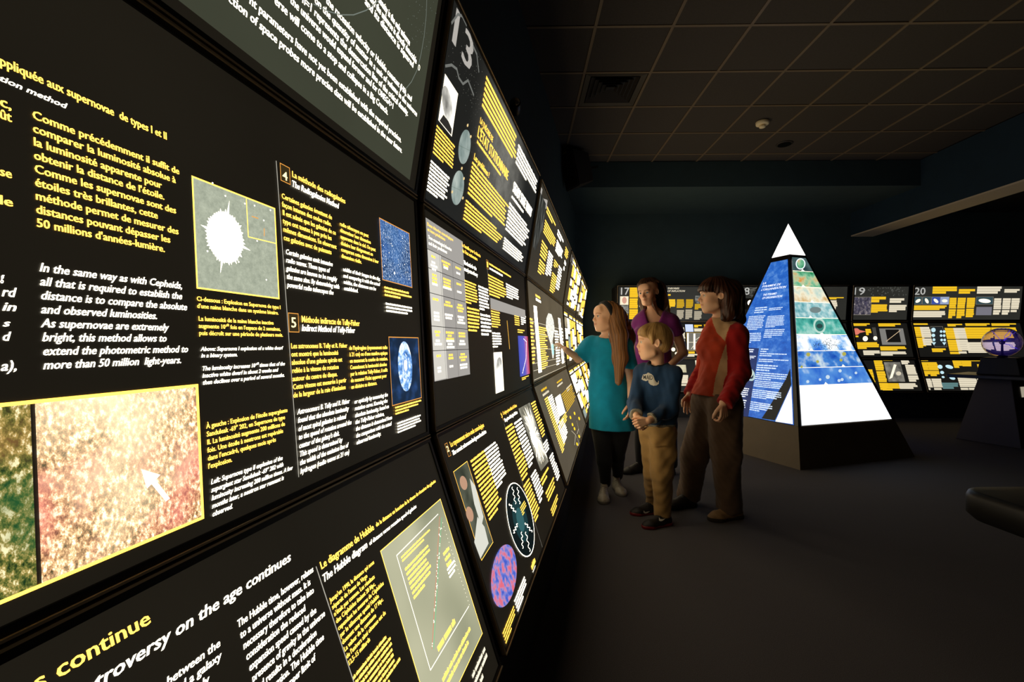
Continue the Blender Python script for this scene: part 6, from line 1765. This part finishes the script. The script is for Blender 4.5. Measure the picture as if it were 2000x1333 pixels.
# ---- woman in the red top
w2, wr2 = person(1400, 1008, 'woman with a dark brown bob in a red and orange patchwork top and brown trousers')
hd = Head(J(1398, 579, 3.06), V(-.97, .12, .0), UPV, .236)
nb = J(1409, 632, 3.08); tf = unit(V(-.96, -.27, 0)); tr_ = np.cross(tf, UPV)
ls, rs = J(1441, 653, 2.96), J(1390, 652, 3.22); le, lw = J(1449, 728, 2.93), J(1413, 788, 2.83); re, rw = J(1374, 722, 3.32), J(1348, 770, 3.22)
lo, hi = bbox([hd.P(0, 0, .6), hd.P(.6, .6, 0), hd.P(-.6, -.6, 0), ls, rs, le, re, lw + V(-.05, 0, -.18), rw + V(-.05, 0, -.18)], .08); v = Vol(lo, hi, .0038)
add_head(v, hd, nb, .175); v.cap(nb, ls, .046, .042, .04); v.cap(nb, rs, .046, .042, .04); v.cap(nb + V(0, 0, -.07), J(1408, 730, 3.08), .115, .11, .05, (tf, 1.3)); v.ball(nb + tf*.03 + V(0, 0, -.055), .055, .04)
v.cap(ls, le, .044, .037, .02); v.cap(le, lw, .037, .025, .02); v.cap(rs, re, .044, .037, .02); v.cap(re, rw, .037, .025, .02)
add_hand(v, lw, V(-.02, -.12, -1), V(.45, -.85, 0), V(-.9, -.35, 0), .160, curl=(.55, .8, .6), spread=.03); add_hand(v, rw, V(-.15, -.1, -1), V(.2, .9, 0), V(-.9, .2, 0), .165, curl=(.3, .4, .3), spread=.03)
P, Fq = v.mesh(); np_obj('body', P, Fq, SKIN, w2, wr2, attr=face_tint(hd), relax=1); add_eyes(hd, w2, wr2, (60, 50, 40))
lo, hi = bbox([ls, rs, le, re, lw, rw, J(1400, 790, 3.08)], .17); v = Vol(lo, hi, .0042)
v.cap(rs + V(0, 0, -.008), ls + V(0, 0, -.008), .058, .058, .03); v.cap(J(1412, 672, 3.08), J(1405, 728, 3.08), .155, .138, .05, (tf, 1.28)); v.cap(J(1405, 728, 3.08), J(1392, 790, 3.08), .138, .168, .05, (tf, 1.25))
v.cap(nb + V(0, 0, -.012), ls, .066, .058, .03); v.cap(nb + V(0, 0, -.012), rs, .066, .056, .03); v.cap(nb + V(0, 0, -.03) + tf*.02, J(1410, 672, 3.08) + tf*.04, .075, .10, .04)
for s_ in (-1, 1): v.ball(J(1412, 683, 3.08) + tf*.085 + tr_*s_*.068, (.066, .066, .07), .045)
v.cap(ls, le, .057, .054, .025); v.cap(le, lw + V(0, 0, -.005), .052, .050, .02, open_=True); v.cap(rs, re, .055, .050, .025); v.cap(re, rw, .050, .048, .02, open_=True)
sl = tuple(slice(0, q) for q in v.n)
hz = J(1380, 772, 3.05)[2]
v.bump(folds(.006, 40, 31, 1.5)); v.bump(folds(.0025, 90, 32, 2))
# the body of the top ends at the hips, the sleeves hang lower
X, Y_, Z = v.grid(sl); arm = np.minimum(np.full(v.F.shape, 9., np.float32), 9)
def seg_d(a, b):
    d = b - a; t = np.clip(((X-a[0])*d[0] + (Y_-a[1])*d[1] + (Z-a[2])*d[2])/(d @ d), 0, 1); return np.sqrt((X-a[0]-t*d[0])**2 + (Y_-a[1]-t*d[1])**2 + (Z-a[2]-t*d[2])**2)
v.ball(nb + tf*.012 + V(0, 0, .050), (.055, .055, .050), .008, None, True)
near_arm = np.minimum(seg_d(le, lw), seg_d(re, rw)) < .068
v.F = np.where(near_arm, v.F, np.maximum(v.F, hz - Z)).astype(np.float32)
P, Fq = v.mesh()
ORA = cloth('rust_knit', srgb(192, 66, 34)); REDK = cloth('red_knit', srgb(168, 26, 26)); BEI = cloth('beige_lace', srgb(196, 158, 116))
def patches(C):
    px, py = to_px(C); r = np.zeros(len(C), int)
    r[in_poly(px, py, [(1452, 615), (1426, 634), (1418, 664), (1421, 700), (1420, 735), (1408, 790), (1470, 800), (1475, 620)])] = 1
    r[in_poly(px, py, [(1392, 772), (1397, 740), (1407, 703), (1418, 672), (1421, 700), (1420, 735), (1410, 785)])] = 2
    r[in_poly(px, py, [(1385, 600), (1392, 630), (1400, 650), (1416, 667), (1420, 650), (1426, 636), (1444, 626), (1452, 608)])] = 2
    d2 = np.linalg.norm(np.cross(C - le, lw - le), axis=1)/np.linalg.norm(lw - le); t2 = ((C - le) @ (lw - le))/((lw - le) @ (lw - le)); r[(d2 < .068) & (t2 > -.1)] = 1
    d3 = np.linalg.norm(np.cross(C - re, rw - re), axis=1)/np.linalg.norm(rw - re); t3 = ((C - re) @ (rw - re))/((rw - re) @ (rw - re)); r[(d3 < .062) & (t3 > .2)] = 1
    return r
np_obj('top', P, Fq, [ORA, REDK, BEI], w2, wr2, matidx=patches, relax=1)
lh, rh = J(1414, 800, 3.0), J(1382, 800, 3.15); lk, rk = J(1418, 890, 2.99), J(1359, 888, 3.17); la, ra = J(1423, 990, 3.03), floor_pt(1344, 985) + V(0, 0, .06)
lo, hi = bbox([lh, rh, lk, rk, la, ra, J(1400, 765, 3.08)], .18); v = Vol(lo, hi, .007)
v.cap(lh + V(0, 0, .05), rh + V(0, 0, .05), .112, .112, .04, (tf, 1.0)); v.cap(lh, lk, .112, .094, .03); v.cap(lk, la, .094, .086, .02); v.cap(rh, rk, .108, .092, .03); v.cap(rk, ra, .094, .078, .02)
v.cut(J(1400, 766, 3.08), UPV); v.cut(V(0, 0, .04), -UPV); v.bump(folds(.007, 30, 41, 2)); v.bump(folds(.003, 80, 42, 2.5)); P, Fq = v.mesh(); np_obj('trousers', P, Fq, cloth('brown_trousers', srgb(112, 90, 72)), w2, wr2, relax=1)
TANS = plain('tan_boot', srgb(150, 118, 78), .65, noise=.25, nscale=25); TSOLE = plain('dark_sole', srgb(52, 44, 34), .8)
make_shoe(w2, wr2, floor_pt(1450, 1010), floor_dir((1450, 1010), (1380, 1018)), .268, TANS, TSOLE, TSOLE, w=.40); make_shoe(w2, wr2, floor_pt(1360, 988), floor_dir((1360, 988), (1302, 994)), .262, DKS, DKL, DKL)
lo, hi = bbox([hd.P(0, 0, .7), hd.P(.7, .5, 0), hd.P(-.7, -.7, 0), J(1445, 630, 3.05), J(1405, 625, 3.0)], .05); v = Vol(lo, hi, .004)
v.ball(hd.P(0, -.09, .17), [q*hd.H for q in (.395, .47, .38)], .01, hd.R); v.cut(hd.P(0, .06, 0), hd.f*.97 - hd.u*.22, .02)
v.ball(hd.P(0, .0, .23), [q*hd.H for q in (.37, .43, .32)], .02, hd.R); v.cap(hd.P(-.22, .26, .22), hd.P(.22, .26, .22), .03, .03, .03); v.cap(hd.P(-.15, .33, .20), hd.P(.1, .35, .17), .025, .02, .03); v.cut(hd.P(0, .36, .125), hd.f*.28 - hd.u*.96, .01)
for a, b, ra_, rb_ in ((hd.P(0, -.36, .05), J(1432, 622, 3.10), .095, .075), (hd.P(-.28, -.22, 0), J(1424, 612, 2.99), .060, .045), (J(1424, 612, 2.99), J(1413, 622, 2.98), .045, .022), (hd.P(.28, -.22, 0), J(1412, 612, 3.17), .06, .045), (J(1432, 615, 3.08), J(1447, 624, 3.06), .06, .02), (hd.P(-.25, -.33, -.1), J(1440, 618, 3.02), .06, .03)): v.cap(a, b, ra_, rb_, .03)
v.ball(hd.P(-.36, -.05, -.02), .11*hd.H, .012, None, True)
v.bump(stripes(.0017, hd, 30, 72, 2)); v.bump(folds(.003, 80, 14, 1)); P, Fq = v.mesh(); np_obj('hair', P, Fq, hair_mat('dark_bob_hair', srgb(34, 20, 13), srgb(92, 54, 34)), w2, wr2, relax=1, attr=strand_attr([hd.P(0, -.05, .5), hd.P(0, -.12, -.6)], .5))
